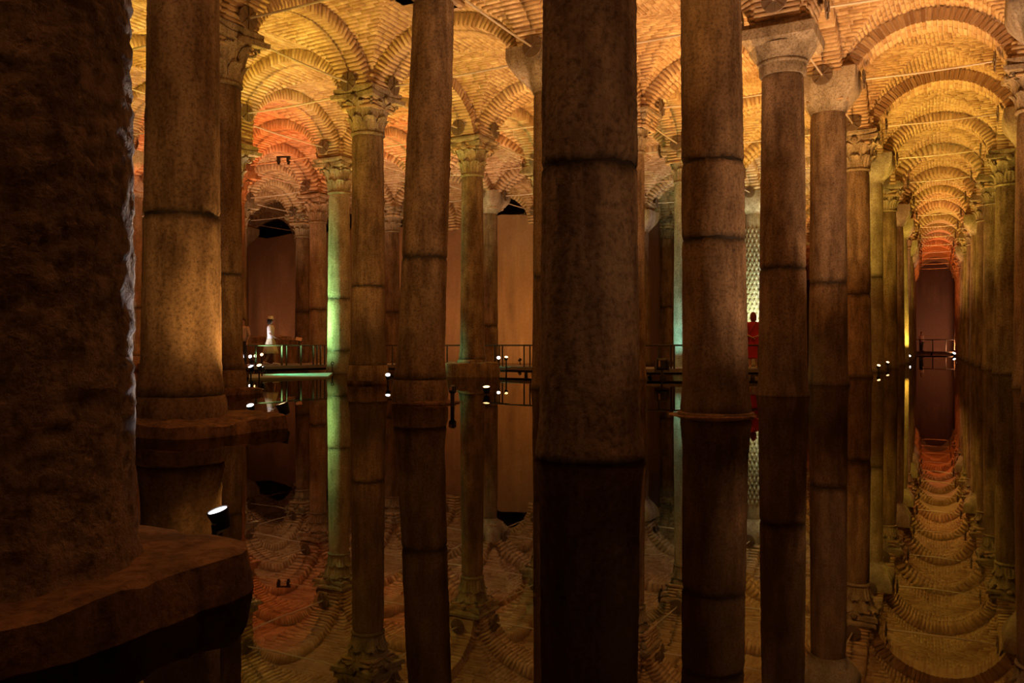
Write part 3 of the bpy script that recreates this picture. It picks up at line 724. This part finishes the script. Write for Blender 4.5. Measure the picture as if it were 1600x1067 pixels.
def lamp_at(pxx, D, py, hue, watts, aimd, label, **k):
    p = at(pxx, D); spotlight((p.x, p.y), hue, watts, (p.x + aimd[0], p.y + aimd[1], aimd[2]), label, z=zof(py, D), **k)
lamp_at(341, 4.25, 800, 'N', 160, (-.55, -.35, 2.2), 'bright white spotlight standing in the water by the near dark block', size=.05, cone=120)
lamp_at(441, 10.6, 632, 'A', 200, (-1.5, -.6, 5), 'amber spotlight on a post right of the square block of the orange column', size=.075, cone=110)
lamp_at(391, 11.6, 634, 'N', 25, (-.4, -2, 4), 'small white spotlight just behind the square block of the orange column', size=.05)
lamp_at(392, 22.3, 573, 'N', 130, (-.9, -1.7, 3.5), 'white spotlight in the water at the left end of the walkway', size=.07, cone=50)
lamp_at(405, 22.3, 571, 'A', 15, (-.3, -3, 5), 'amber spotlight beside the white one at the left end of the walkway', size=.07)
for k, (x, y, h) in enumerate(((381, 557, 'N'), (391, 557, 'N'), (399, 556, 'A'), (409, 554, 'A'))):
    lamp_at(x, 29.6, y, h, 0, (0, -4, 2.5), 'tiny %s lamp behind the walkway railing, %s of four' % ({'N': 'white', 'A': 'amber'}[h], ('leftmost', 'second from left', 'third from left', 'rightmost')[k]), size=.06)
lamp_at(606, 20.0, 586, 'N', 0, (.3, -3, 4), 'white spotlight in the water between the ochre and the leaning columns', size=.06)
lamp_at(760, 16.2, 605, 'A', 60, (-.3, -2, 6), 'amber spotlight on a post right of the leaning column ledge', size=.07)
lamp_at(779, 26.0, 559, 'N', 0, (.2, -4, 3), 'white spotlight at the end of the railing right of the high block', size=.055)
lamp_at(791, 26.0, 558, 'A', 0, (.3, -3, 5), 'amber spotlight beside the white one at the end of the railing', size=.06)
lamp_at(1373, 28.1, 571, 'A', 25, (.1, -3, 4), 'amber lamp nearest the viewer on the left waterline of the far aisle', size=.06)
lamp_at(1387, 32.4, 566, 'A', 25, (.1, -3, 4), 'amber lamp second on the left waterline of the far aisle', size=.06)
lamp_at(1408, 41, 561, 'A', 25, (.1, -3, 4), 'amber lamp third on the left waterline of the far aisle', size=.07)
lamp_at(1421, 45.3, 556, 'N', 40, (0, -3, 3), 'white lamp furthest along the left waterline of the far aisle', size=.07)
lamp_at(1491, 62, 552, 'N', 15, (0, -3, 3), 'white lamp at the far right end of the far aisle', size=.1)

# ------------------------------------------------------------------ coloured light on single columns
G34 = node(3, 4); gl = spotlight((G34.x - 2.5, G34.y - 1.2), 'G', 800, (G34.x, G34.y, 2.4), 'low green spotlight shining on the green-lit column', z=.45, size=.06, cone=88, blend_=1)
G15 = node(1, 5); spotlight((G15.x - 1.3, G15.y - 1.2), 'C', 110, (G15.x, G15.y, 2.6), 'low turquoise spotlight behind the walkway', z=.12, size=.06, cone=80)
G17 = node(1, 7); spotlight((G17.x - .5, G17.y - 2.2), 'L', 600, (G17.x, G17.y, 4.2), 'spotlight on the weeping column', z=.3, size=.08, cone=70)
spotlight((G17.x + .9, G17.y - 1.2), 'N', 260, (G17.x, G17.y, 4.4), 'white spotlight close beside the weeping column', z=.3, size=.08, cone=80)
W1 = node(3, 3); spotlight((W1.x + .75, W1.y + .8), 'N', 260, (W1.x + .1, W1.y + .2, 5), 'white spotlight hidden behind the white-rimmed column', z=.3, size=.07, cone=80)
W2 = node(5, 4); spotlight((W2.x - .9, W2.y - 1.6), 'W', 260, (W2.x, W2.y, 4), 'warm white spotlight before the pale column seen beside the near dark column', z=.2, size=.07, cone=90)
spotlight((-3.3, 6.3), 'A', 60, (-3.9, 9.8, 3.2), 'added amber fill light hidden behind the huge near dark column', z=.3, size=.06, cone=75)  # unseen lamp added to warm the left of the orange-lit column
R3 = node(-1, 3); spotlight((R3.x - .7, R3.y - .6), 'T', 700, (*((node(0, 4) + node(0, 3)) / 2), 4.4), 'added fill light outside the view, shining across the near end of the far aisle', z=.4, size=.08, cone=62, blend_=1)  # extra fill, put in to lift the moulded and cushion capital columns
R2 = node(-1, 2); spotlight((R2.x - .6, R2.y - .7), 'T', 230, (*node(0, 2), 3.2), 'added fill light outside the view, shining on the tall two-joint column', z=.4, size=.07, cone=66, blend_=1)  # front fill added for the two-joint column
R1 = node(-1, 1); spotlight((R1.x - .6, R1.y - .7), 'T', 45, (*node(0, 1), 3.0), 'added fill light outside the view, shining on the thick middle column', z=.4, size=.07, cone=66, blend_=1)  # front fill added for the middle column
spotlight((-3.7, 7.2), 'A', 150, (*node(1, 2), 3.6), 'added amber fill light hidden behind the near dark column, aimed at the leaning column', z=.3, size=.06, cone=50, blend_=1)  # second unseen lamp there, added to brighten the leaning column
HB = at(288, 11.4); spotlight(HB.xy, 'A', 420, (*node(2, 3), 3.4), 'added amber fill light hidden behind the broad orange-lit column, aimed at the ochre column', z=.3, size=.06, cone=44, blend_=1)  # unseen fill added to lift the ochre column
W9 = node(0, 9); spotlight((W9.x + .6, W9.y - 1.0), 'Y', 300, (W9.x, W9.y, 4), 'yellow spotlight in the far aisle', z=.3, size=.07, cone=90)

for la, tt, h, wt, lb in ((-21, 30.9, 'A', 280, 'added amber uplight washing the middle of the plaster wall'), (-27, 31.2, 'P', 300, 'added dim pink uplight washing the plaster wall behind the slim broken capital column'), (-35, 31.5, 'P', 130, 'added dim pink uplight washing the plaster wall behind the walking person'), (-16.5, 30.9, 'A', 260, 'added amber uplight washing the right part of the plaster wall')):  # unseen lamps added to brighten the plaster wall
    p = world(la, tt); spotlight(p, h, wt, (*world(la + .3, T_WALL), 3.6), lb, z=.3, size=.06, cone=120, blend_=1)
p = world(-.9, 78.5); spotlight(p, 'P', 380, (*world(-.6, T_END), 2.4), 'added dim pink uplight at the foot of the end wall', z=.3, size=.08, cone=120)  # added lamp that brightens the end wall

# ------------------------------------------------------------------ walkway and railing
NEAR = [(386, 26.3), (515, 28.7), (640, 28.2), (760, 26.8), (850, 25.4), (985, 24.0), (1060, 23.9), (1225, 24.2)]
FAR_ = [(386, 29.2), (515, 31.6), (640, 30.2), (760, 28.9), (850, 27.3), (985, 26.0), (1060, 25.7), (1225, 26.2)]
ZD = .26
wk = empty('walkway'); tag(wk, 'low dark steel walkway crossing behind the columns above the water', 'walkway')
q = MB(); a = [at(x, d) for x, d in NEAR]; b = [at(x, d) for x, d in FAR_]; rings = [[(n_.x, n_.y, ZD - .07), (n_.x, n_.y, ZD), (f_.x, f_.y, ZD), (f_.x, f_.y, ZD - .07)] for n_, f_ in zip(a, b)]
q.loft(rings); obj('deck', q.mesh('deck', DECK), wk)
for i in range(len(a) - 1):
    q = MB(); q.tube([(a[i].x, a[i].y - .03, ZD - .1), (a[i + 1].x, a[i + 1].y - .03, ZD - .1)], .07, 4); obj('edge_beam', q.mesh('edge_beam', IRON), wk)
    for f in (.2, .7):
        for line in (a, b):
            p = line[i].lerp(line[i + 1], f); q = MB(); q.box((p.x, p.y, (ZD - .07 - 1.1) / 2), (.05, .05, (ZD - .07 + 1.1) / 2)); obj('leg', q.mesh('leg', IRON), wk)
rl = empty('railing'); tag(rl, 'thin dark metal railing along the near edge of the walkway', 'railing')
def zr(D): return zof(539.5, D)
q = MB(); q.tube([(p.x, p.y + .06, zr(p.y)) for p in a], .028, 6); obj('top_rail', q.mesh('top_rail', IRON, True), rl)
def on_line(x):
    for (x0, d0), (x1, d1) in zip(NEAR, NEAR[1:]):
        if x0 <= x <= x1:
            f = (x - x0) / (x1 - x0); return at(x0, d0).lerp(at(x1, d1), f)
for x in (398, 437, 444, 467, 487, 493, 499, 506, 560, 613, 622, 655, 700, 774, 781, 786, 820, 829, 880, 940, 1030, 1049, 1054, 1100, 1140, 1186):
    p = on_line(x); q = MB(); q.box((p.x, p.y + .06, (ZD - .04 + zr(p.y)) / 2), (.022, .022, (zr(p.y) - ZD + .04) / 2)); obj('post', q.mesh('post', IRON), rl)
# sign stand, floodlights, clip-on projectors, hook, slab for the green-lit floor
p = at(467, 29.6); s_ = empty('information_stand', (p.x, p.y, ZD)); tag(s_, 'small tilted information panel on a thin post behind the railing', 'sign')
q = MB(); q.tube([(0, 0, 0), (0, 0, zof(531, 29.6) - ZD)], .02, 6); obj('post', q.mesh('post', IRON), s_)
q = MB(); q.box((0, 0, 0), (.13, .09, .012)); pl = obj('panel', q.mesh('panel', BLACK), s_, (0, 0, zof(530, 29.6) - ZD)); pl.rotation_euler = (math.radians(50), .2, 0)
q = MB(); q.box((0, 0, .014), (.11, .07, .003)); obj('sheet', q.mesh('sheet', flat('pink_paper', (.7, .5, .45))), pl)
def floodbox(pxx, D, py, w_, h_, label, ztop=None):
    p = at(pxx, D); z = zof(py, D); o = empty('floodlight', (p.x, p.y, 0)); tag(o, label, 'floodlight')
    q = MB(); rings = []
    for yy, k in ((-.1, .72), (-.06, 1), (.09, 1), (.11, .8)): rings.append([(-w_ * k, yy, z - h_ * k), (w_ * k, yy, z - h_ * k), (w_ * .8 * k, yy, z + h_ * k), (-w_ * .8 * k, yy, z + h_ * k)])
    q.loft(rings); obj('housing', q.mesh('housing', BLACK), o)
    q = MB(); q.box((0, 0, (z - h_ - 1.1) / 2), (.03, .03, (z - h_ + 1.1) / 2)); q.box((-w_ * 1.12, 0, z - h_ * .3), (.012, .03, h_ * .9)); q.box((w_ * 1.12, 0, z - h_ * .3), (.012, .03, h_ * .9)); q.box((0, 0, z - h_ * 1.2), (w_ * 1.13, .03, .014)); obj('bracket', q.mesh('bracket', IRON), o)
    q = MB(); q.box((-w_ * .5, -.115, z + h_ * .1), (.02, .012, h_ * .5), None); obj('handle', q.mesh('handle', flat('copper_strip', (.45, .28, .16))), o)
floodbox(1034, 22.6, 569, .17, .16, 'large black floodlight box by the railing right of the thick middle column')
floodbox(707, 13.2, 607, .04, .05, 'small unlit black floodlight on the ledge of the leaning column')
p = at(443, 28.75); pr = empty('projector_bar', (p.x, p.y, 7.33)); tag(pr, 'small black bar with two projectors clipped on a tie rod', 'projector')
q = MB(); q.box((0, 0, .1), (.24, .03, .025)); obj('bar', q.mesh('bar', BLACK), pr)
for sx in (-1, 1):
    q = MB(); q.box((sx * .17, 0, -.0), (.05, .07, .09)); q.lathe([(.03, -.09), (.045, -.09), (.045, -.16), (.03, -.16)], 10, (sx * .17, 0, 0)); obj('projector', q.mesh('projector', BLACK), pr)
p = node(3, 4); hk = empty('iron_hook', (p.x, p.y, 0)); tag(hk, 'dark iron hook hanging on the foot of the green-lit column', 'hook')
q = MB(); x0 = (524 - px(p.x, p.y)) / F_PX * p.y; D = p.y - .44
q.tube([(x0 + .04 * math.cos(t), -.47, .33 + .06 * math.sin(t)) for t in [k * math.pi / 5 for k in range(11)]], .018, 6); obj('ring', q.mesh('ring', IRON), hk)
q = MB(); q.tube([(x0 - .01, -.46, .28), (x0, -.5, .15), (x0 + .02, -.49, .0), (x0, -.5, -.2)], .022, 6); obj('shank', q.mesh('shank', IRON), hk)
FLOOR_SLAB = plain_mat('pale_floor_slab', (.3, .32, .28), .4)
p0, p1, p2, p3 = at(389, 22.9), at(512, 23.9), at(520, 26.9), at(389, 25.6)
q = MB(); vs = [(p.x, p.y, z) for z in (-1.1, .045) for p in (p0, p1, p2, p3)]; q.add(vs, [(3, 2, 1, 0), (4, 5, 6, 7), (0, 1, 5, 4), (1, 2, 6, 5), (2, 3, 7, 6), (3, 0, 4, 7)])
o = obj('lit_floor_slab', q.mesh('lit_floor_slab', FLOOR_SLAB)); tag(o, 'raised pale slab standing in for the green-lit floor under the water', 'floor slab')  # stands in for the lit floor seen green through the water
pg = at(362, 25.6); spotlight((pg.x, pg.y), 'E', 700, (pg.x + 3.0, pg.y - .3, .04), 'added green spotlight hidden at the left end of the floor slab', z=1.5, size=.05, cone=62)  # unseen lamp added to turn the slab green
pg = at(371, 27.0); spotlight((pg.x, pg.y), 'N', 45, (*at(423, 28.2).xy, 1.3), 'added white spotlight hidden behind a column, lighting the walking person', z=.9, size=.05, cone=40)  # unseen lamp added to brighten the person in white
for k, (x, D, hx, hz, lb) in enumerate(((392, 33.2, .5, .95, 'dark worn stone block behind the walkway at the left'), (424, 34.7, .75, 1.25, 'large dark stone block behind the person in the white top'), (452, 33.6, .42, 1.15, 'upright dark stone block by the information panel'))):
    p = at(x, D); q = rough_block(hx, .5, -1.1, hz, 50 + k, .07); o = obj('stone_block', q.mesh('stone_block', STONE, True), loc=(p.x, p.y, 0)); tag(o, lb, 'stone block')

# ------------------------------------------------------------------ people
def capsule(q, p0, p1, r0, r1, n=10):
    p0, p1 = Vector(p0), Vector(p1); d = (p1 - p0); L = max(d.length, 1e-4); d /= L; pts = []; rad = []
    for k in range(5): t = -math.pi / 2 + k / 5 * math.pi / 2; pts.append(p0 + d * r0 * math.sin(t)); rad.append(max(r0 * math.cos(t), .002))
    for k in range(5): t = k / 4 * math.pi / 2; pts.append(p1 + d * r1 * math.sin(t)); rad.append(max(r1 * math.cos(t), .002))
    q.tube(pts, rad, n)
def ell_loft(q, secs, n=20):
    q.loft([[(cx_ + rx * math.cos(2 * math.pi * k / n), cy_ + ry * math.sin(2 * math.pi * k / n), z) for k in range(n)] for z, rx, ry, cx_, cy_ in secs])
def hand(q, wrist, d, side):
    wrist = Vector(wrist); d = Vector(d).normalized(); u = d.cross(Vector((0, 0, 1))) if abs(d.z) < .8 else Vector((0, 1, 0)); u = u.normalized(); v = d.cross(u)
    for k, (o_, L) in enumerate(((-.03, .062), (-.01, .075), (.01, .07), (.03, .055))):
        capsule(q, wrist + d * .02 + u * o_ * .6, wrist + d * .085 + u * o_, .014, .012, 6)
        m = wrist + d * (.085 + L * .55) + u * o_ * 1.15 + v * .008; capsule(q, wrist + d * .085 + u * o_, m, .0095, .0085, 6); capsule(q, m, m + d * L * .45 + v * .02, .0085, .0065, 6)
    t = wrist + d * .06 + u * side * .05; capsule(q, wrist + d * .015 + u * side * .02, t, .013, .011, 6); capsule(q, t, t + d * .035 + u * side * .01, .0105, .008, 6)
def body(parent, H, arms, legs, skin=SKIN):
    """continuous figure facing -y; arms / legs: joints as fractions of the height"""
    q = MB(); s = H
    ell_loft(q, [(z * s, rx * s, ry * s, 0, oy * s) for z, rx, ry, oy in ((.47, .04, .04, 0), (.48, .085, .06, .004), (.52, .098, .068, .006), (.58, .082, .056, 0), (.63, .075, .05, -.002), (.70, .09, .06, -.004), (.77, .105, .062, 0), (.805, .1, .05, .003), (.825, .06, .038, .004), (.845, .033, .032, .002), (.875, .03, .03, -.004))])
    ell_loft(q, [(z * s, rx * s, ry * s, 0, oy * s) for z, rx, ry, oy in ((.866, .012, .014, -.022), (.872, .024, .03, -.016), (.885, .034, .044, -.008), (.905, .041, .052, -.003), (.93, .0445, .056, 0), (.955, .044, .056, .003), (.975, .037, .048, .006), (.992, .022, .03, .007), (1.0, .005, .008, .007))])
    capsule(q, (0, -.055 * s, .928 * s), (0, -.066 * s, .91 * s), .005 * s, .008 * s, 6)            # nose
    for sx in (-1, 1):
        capsule(q, (sx * .046 * s, .002 * s, .937 * s), (sx * .047 * s, .004 * s, .912 * s), .008 * s, .005 * s, 6)   # ear
        capsule(q, (sx * .017 * s, -.048 * s, .946 * s), (sx * .026 * s, -.045 * s, .945 * s), .007 * s, .006 * s, 6)  # brow
    capsule(q, (-.012 * s, -.052 * s, .895 * s), (.012 * s, -.052 * s, .895 * s), .0055 * s, .0055 * s, 6)             # mouth
    for sx, (el, wr, hd) in zip((-1, 1), arms):
        sh = Vector((sx * .105 * s, 0, .795 * s)); el = Vector(el) * s; wr = Vector(wr) * s
        capsule(q, sh, el, .031 * s, .022 * s); capsule(q, el, wr, .023 * s, .014 * s); hand(q, wr, hd, -sx)
    for sx, (kn, an, toe) in zip((-1, 1), legs):
        hp = Vector((sx * .05 * s, 0, .49 * s)); kn = Vector(kn) * s; an = Vector(an) * s; toe = Vector(toe) * s
        capsule(q, hp, kn, .052 * s, .032 * s); mid = kn.lerp(an, .35) + Vector((0, .008 * s, 0)); capsule(q, kn, mid, .031 * s, .032 * s); capsule(q, mid, an, .032 * s, .019 * s)
        capsule(q, an + Vector((0, .015 * s, -.018 * s)), toe, .022 * s, .016 * s)
    me = q.mesh('body', skin, True); o = obj('body', me, parent)
    m = o.modifiers.new('one_surface', 'REMESH'); m.mode = 'VOXEL'; m.voxel_size = .008; m.use_smooth_shade = True
    return o
def garment(parent, name, secs, mat, s, n=28, fold=0.0):
    q = MB(); rings = []
    for z, rx, ry, ox, oy in secs:
        f = fold * max(0, (.6 - z)) * 3
        rings.append([((ox + rx * (1 + f * math.cos(7 * a)) * math.cos(a)) * s, (oy + ry * (1 + f * math.cos(7 * a)) * math.sin(a)) * s, z * s) for a in [2 * math.pi * k / n for k in range(n)]])
    q.loft(rings, cap=False); o = obj(name, q.mesh(name, mat, True), parent); m = o.modifiers.new('thick', 'SOLIDIFY'); m.thickness = .012; return o
def sleeve(parent, a, b, r0, r1, mat, s, name='sleeve'):
    q = MB(); capsule(q, Vector(a) * s, Vector(b) * s, r0 * s, r1 * s, 12); return obj(name, q.mesh(name, mat, True), parent)
STAND = [((-.052, 0, .27), (-.052, .01, .045), (-.058, -.075, .016)), ((.052, 0, .27), (.052, .01, .045), (.058, -.075, .016))]
def person(pxx, D, pyfeet, H, rz, label):
    p = at(pxx, D); o = empty('person', (p.x, p.y, zof(pyfeet, D) if pyfeet else ZD), rz); tag(o, label, 'person'); return o
# woman in red: seen from behind, hands clasped behind her back
RED = flat('red_cloth', (.45, .018, .02)); REDHAIR = flat('red_brown_hair', (.22, .035, .025)); TAN = flat('tan_shoes', (.5, .36, .22))
D = 24.9; H = 1.66
o = person(1177, D, None, H, math.radians(165), 'person in a long red dress seen from behind, standing on the walkway')
el0, wr0 = (-.17, .05, .63), (-.05, .115, .565); el1, wr1 = (.17, .05, .63), (.05, .12, .56)
body(o, H, [(el0, wr0, (.8, .3, -.2)), (el1, wr1, (-.8, .3, -.3))], STAND)
garment(o, 'dress', [(.17, .108, .078, 0, 0), (.2, .11, .08, 0, 0), (.35, .11, .08, 0, 0), (.5, .115, .085, 0, .004), (.56, .11, .078, 0, .004), (.63, .096, .068, 0, 0), (.7, .106, .075, 0, 0), (.77, .122, .076, 0, 0), (.808, .113, .064, 0, 0), (.828, .066, .046, 0, .003), (.838, .042, .04, 0, .002)], RED, H, fold=.06)
sleeve(o, (-.108, 0, .792), el0, .04, .033, RED, H); sleeve(o, (.108, 0, .792), el1, .04, .033, RED, H)
sleeve(o, el0, Vector(el0).lerp(Vector(wr0), .5), .032, .027, RED, H); sleeve(o, el1, Vector(el1).lerp(Vector(wr1), .5), .032, .027, RED, H)
garment(o, 'headscarf', [(.845, .05, .05, 0, .022), (.87, .055, .058, 0, .016), (.9, .058, .064, 0, .012), (.94, .056, .066, 0, .01), (.975, .047, .058, 0, .01), (1.0, .028, .036, 0, .01), (1.01, .004, .006, 0, .01)], REDHAIR, H)
q = MB(); q.tube([Vector(v) * H for v in ((-.06, .055, .83), (-.02, .082, .76), (.03, .088, .68), (.08, .085, .6))], .008, 6); obj('bag_strap', q.mesh('bag_strap', BLACK), o)
for sx in (-1, 1):
    q = MB(); capsule(q, Vector((sx * .054, .028, .014)) * H, Vector((sx * .058, -.075, .012)) * H, .028 * H, .022 * H); obj('shoe', q.mesh('shoe', TAN, True), o)
# person walking in a white top, pale skirt and brimmed hat
WHITE = flat('white_cloth', (.8, .74, .7)); CREAM = flat('pale_skirt', (.62, .54, .36)); HAIRD = flat('dark_hair', (.03, .02, .015))
WALK = [((-.05, -.07, .28), (-.05, -.09, .05), (-.055, -.17, .02)), ((.05, .0, .27), (.05, .12, .065), (.055, .05, .02))]
H = 1.62; o = person(423, 28.2, None, H, math.radians(100), 'person in a white top, pale skirt and brimmed hat walking along the walkway')
el0, wr0 = (-.17, -.01, .65), (-.15, -.1, .57); el1, wr1 = (.17, .02, .64), (.16, -.04, .52)
body(o, H, [(el0, wr0, (.2, -.8, -.2)), (el1, wr1, (0, -.4, -.9))], WALK)
garment(o, 'skirt', [(.24, .16, .15, 0, -.005), (.3, .15, .14, 0, 0), (.42, .125, .11, 0, 0), (.52, .108, .08, 0, 0), (.6, .088, .062, 0, 0)], CREAM, H, fold=.12)
garment(o, 'blouse', [(.55, .108, .08, 0, 0), (.6, .1, .07, 0, 0), (.7, .106, .075, 0, 0), (.77, .122, .076, 0, 0), (.808, .112, .064, 0, 0), (.828, .062, .046, 0, 0)], WHITE, H)
sleeve(o, (-.108, 0, .79), Vector((-.108, 0, .79)).lerp(Vector(el0), .7), .044, .04, WHITE, H); sleeve(o, (.108, 0, .79), Vector((.108, 0, .79)).lerp(Vector(el1), .7), .044, .04, WHITE, H)
garment(o, 'hair', [(.86, .045, .04, 0, .03), (.9, .052, .055, 0, .016), (.94, .052, .06, 0, .012), (.975, .046, .055, 0, .008)], HAIRD, H)
q = MB(); q.lathe([(.108, .955), (.11, .96), (.056, .966), (.054, 1.0), (.045, 1.022), (.01, 1.026)], 24); q.v = [(x * H, y * H, z * H) for x, y, z in q.v]; obj('hat', q.mesh('hat', WHITE, True), o)
for (kn, an, toe) in WALK:
    q = MB(); capsule(q, Vector((an[0], an[1] + .02, an[2] - .022)) * H, Vector(toe) * H, .027 * H, .02 * H); obj('shoe', q.mesh('shoe', WHITE, True), o)
# person in a pale shirt and dark trousers at the left end
PINK = flat('pale_pink_shirt', (.62, .45, .42)); NAVY = flat('dark_trousers', (.03, .03, .05))
def trousers(o, H, legs, mat):
    q = MB(); ell_loft(q, [(z * H, rx * H, ry * H, 0, .004) for z, rx, ry in ((.47, .07, .05), (.48, .098, .07), (.53, .104, .074), (.58, .09, .062))])
    for sx, (kn, an, toe) in zip((-1, 1), legs):
        capsule(q, Vector((sx * .05, 0, .49)) * H, Vector(kn) * H, .058 * H, .042 * H); capsule(q, Vector(kn) * H, Vector(an).lerp(Vector(kn), .1) * H, .042 * H, .03 * H)
    obj('trousers', q.mesh('trousers', mat, True), o)
def shirt(o, H, mat, el0, el1):
    garment(o, 'shirt', [(.5, .112, .084, 0, 0), (.6, .102, .072, 0, 0), (.7, .108, .076, 0, 0), (.77, .124, .078, 0, 0), (.808, .113, .066, 0, 0), (.83, .055, .046, 0, 0)], mat, H)
    for sx, el in ((-1, el0), (1, el1)): sleeve(o, (sx * .108, 0, .79), Vector((sx * .108, 0, .79)).lerp(Vector(el), .8), .044, .036, mat, H)
def dress_man(o, H, shirt_mat, hair_mat):
    el0, wr0 = (-.155, .01, .63), (-.15, -.05, .5); el1, wr1 = (.155, .01, .63), (.15, -.05, .5)
    body(o, H, [(el0, wr0, (0, -.2, -1)), (el1, wr1, (0, -.2, -1))], STAND); shirt(o, H, shirt_mat, el0, el1); trousers(o, H, STAND, NAVY)
    garment(o, 'hair', [(.9, .048, .045, 0, .022), (.94, .05, .056, 0, .01), (.975, .043, .052, 0, .009), (1.0, .022, .03, 0, .009), (1.008, .004, .006, 0, .009)], hair_mat, H)
    for (kn, an, toe) in STAND:
        q = MB(); capsule(q, Vector((an[0], an[1] + .02, an[2] - .022)) * H, Vector(toe) * H, .028 * H, .022 * H); obj('shoe', q.mesh('shoe', NAVY, True), o)
o = person(380, 29.3, None, 1.6, math.radians(-20), 'person in a pale pink shirt and dark trousers, half hidden at the left'); dress_man(o, 1.6, PINK, HAIRD)
# far end of the long aisle: a second walkway with its railing and one person
p0, p1 = at(1418, 72), at(1500, 69.5)
fw = empty('walkway'); tag(fw, 'distant walkway crossing the end of the far aisle', 'walkway')
q = MB(); q.loft([[(p.x, p.y, .12), (p.x, p.y, .24), (p.x + .5, p.y + 1.6, .24), (p.x + .5, p.y + 1.6, .12)] for p in (p0, p1)]); obj('deck', q.mesh('deck', IRON), fw)
for f in (.1, .5, .9):
    p = p0.lerp(p1, f); q = MB(); q.box((p.x + .25, p.y + .8, -.45), (.07, .07, .6)); obj('leg', q.mesh('leg', IRON), fw)
fr = empty('railing'); tag(fr, 'distant dark railing at the end of the far aisle', 'railing')
q = MB(); q.tube([(p0.x, p0.y + .1, 1.25), (p1.x, p1.y + .1, 1.25)], .04, 6); obj('top_rail', q.mesh('top_rail', IRON), fr)
for f in (.02, .25, .5, .75, .98):
    p = p0.lerp(p1, f); q = MB(); q.box((p.x, p.y + .1, .73), (.03, .03, .52)); obj('post', q.mesh('post', IRON), fr)
p = at(1440, 72.2); o = empty('person', (p.x, p.y, .24), math.radians(30)); tag(o, 'tiny distant person in a pink shirt at the end of the far aisle', 'person'); dress_man(o, 1.7, PINK, HAIRD)
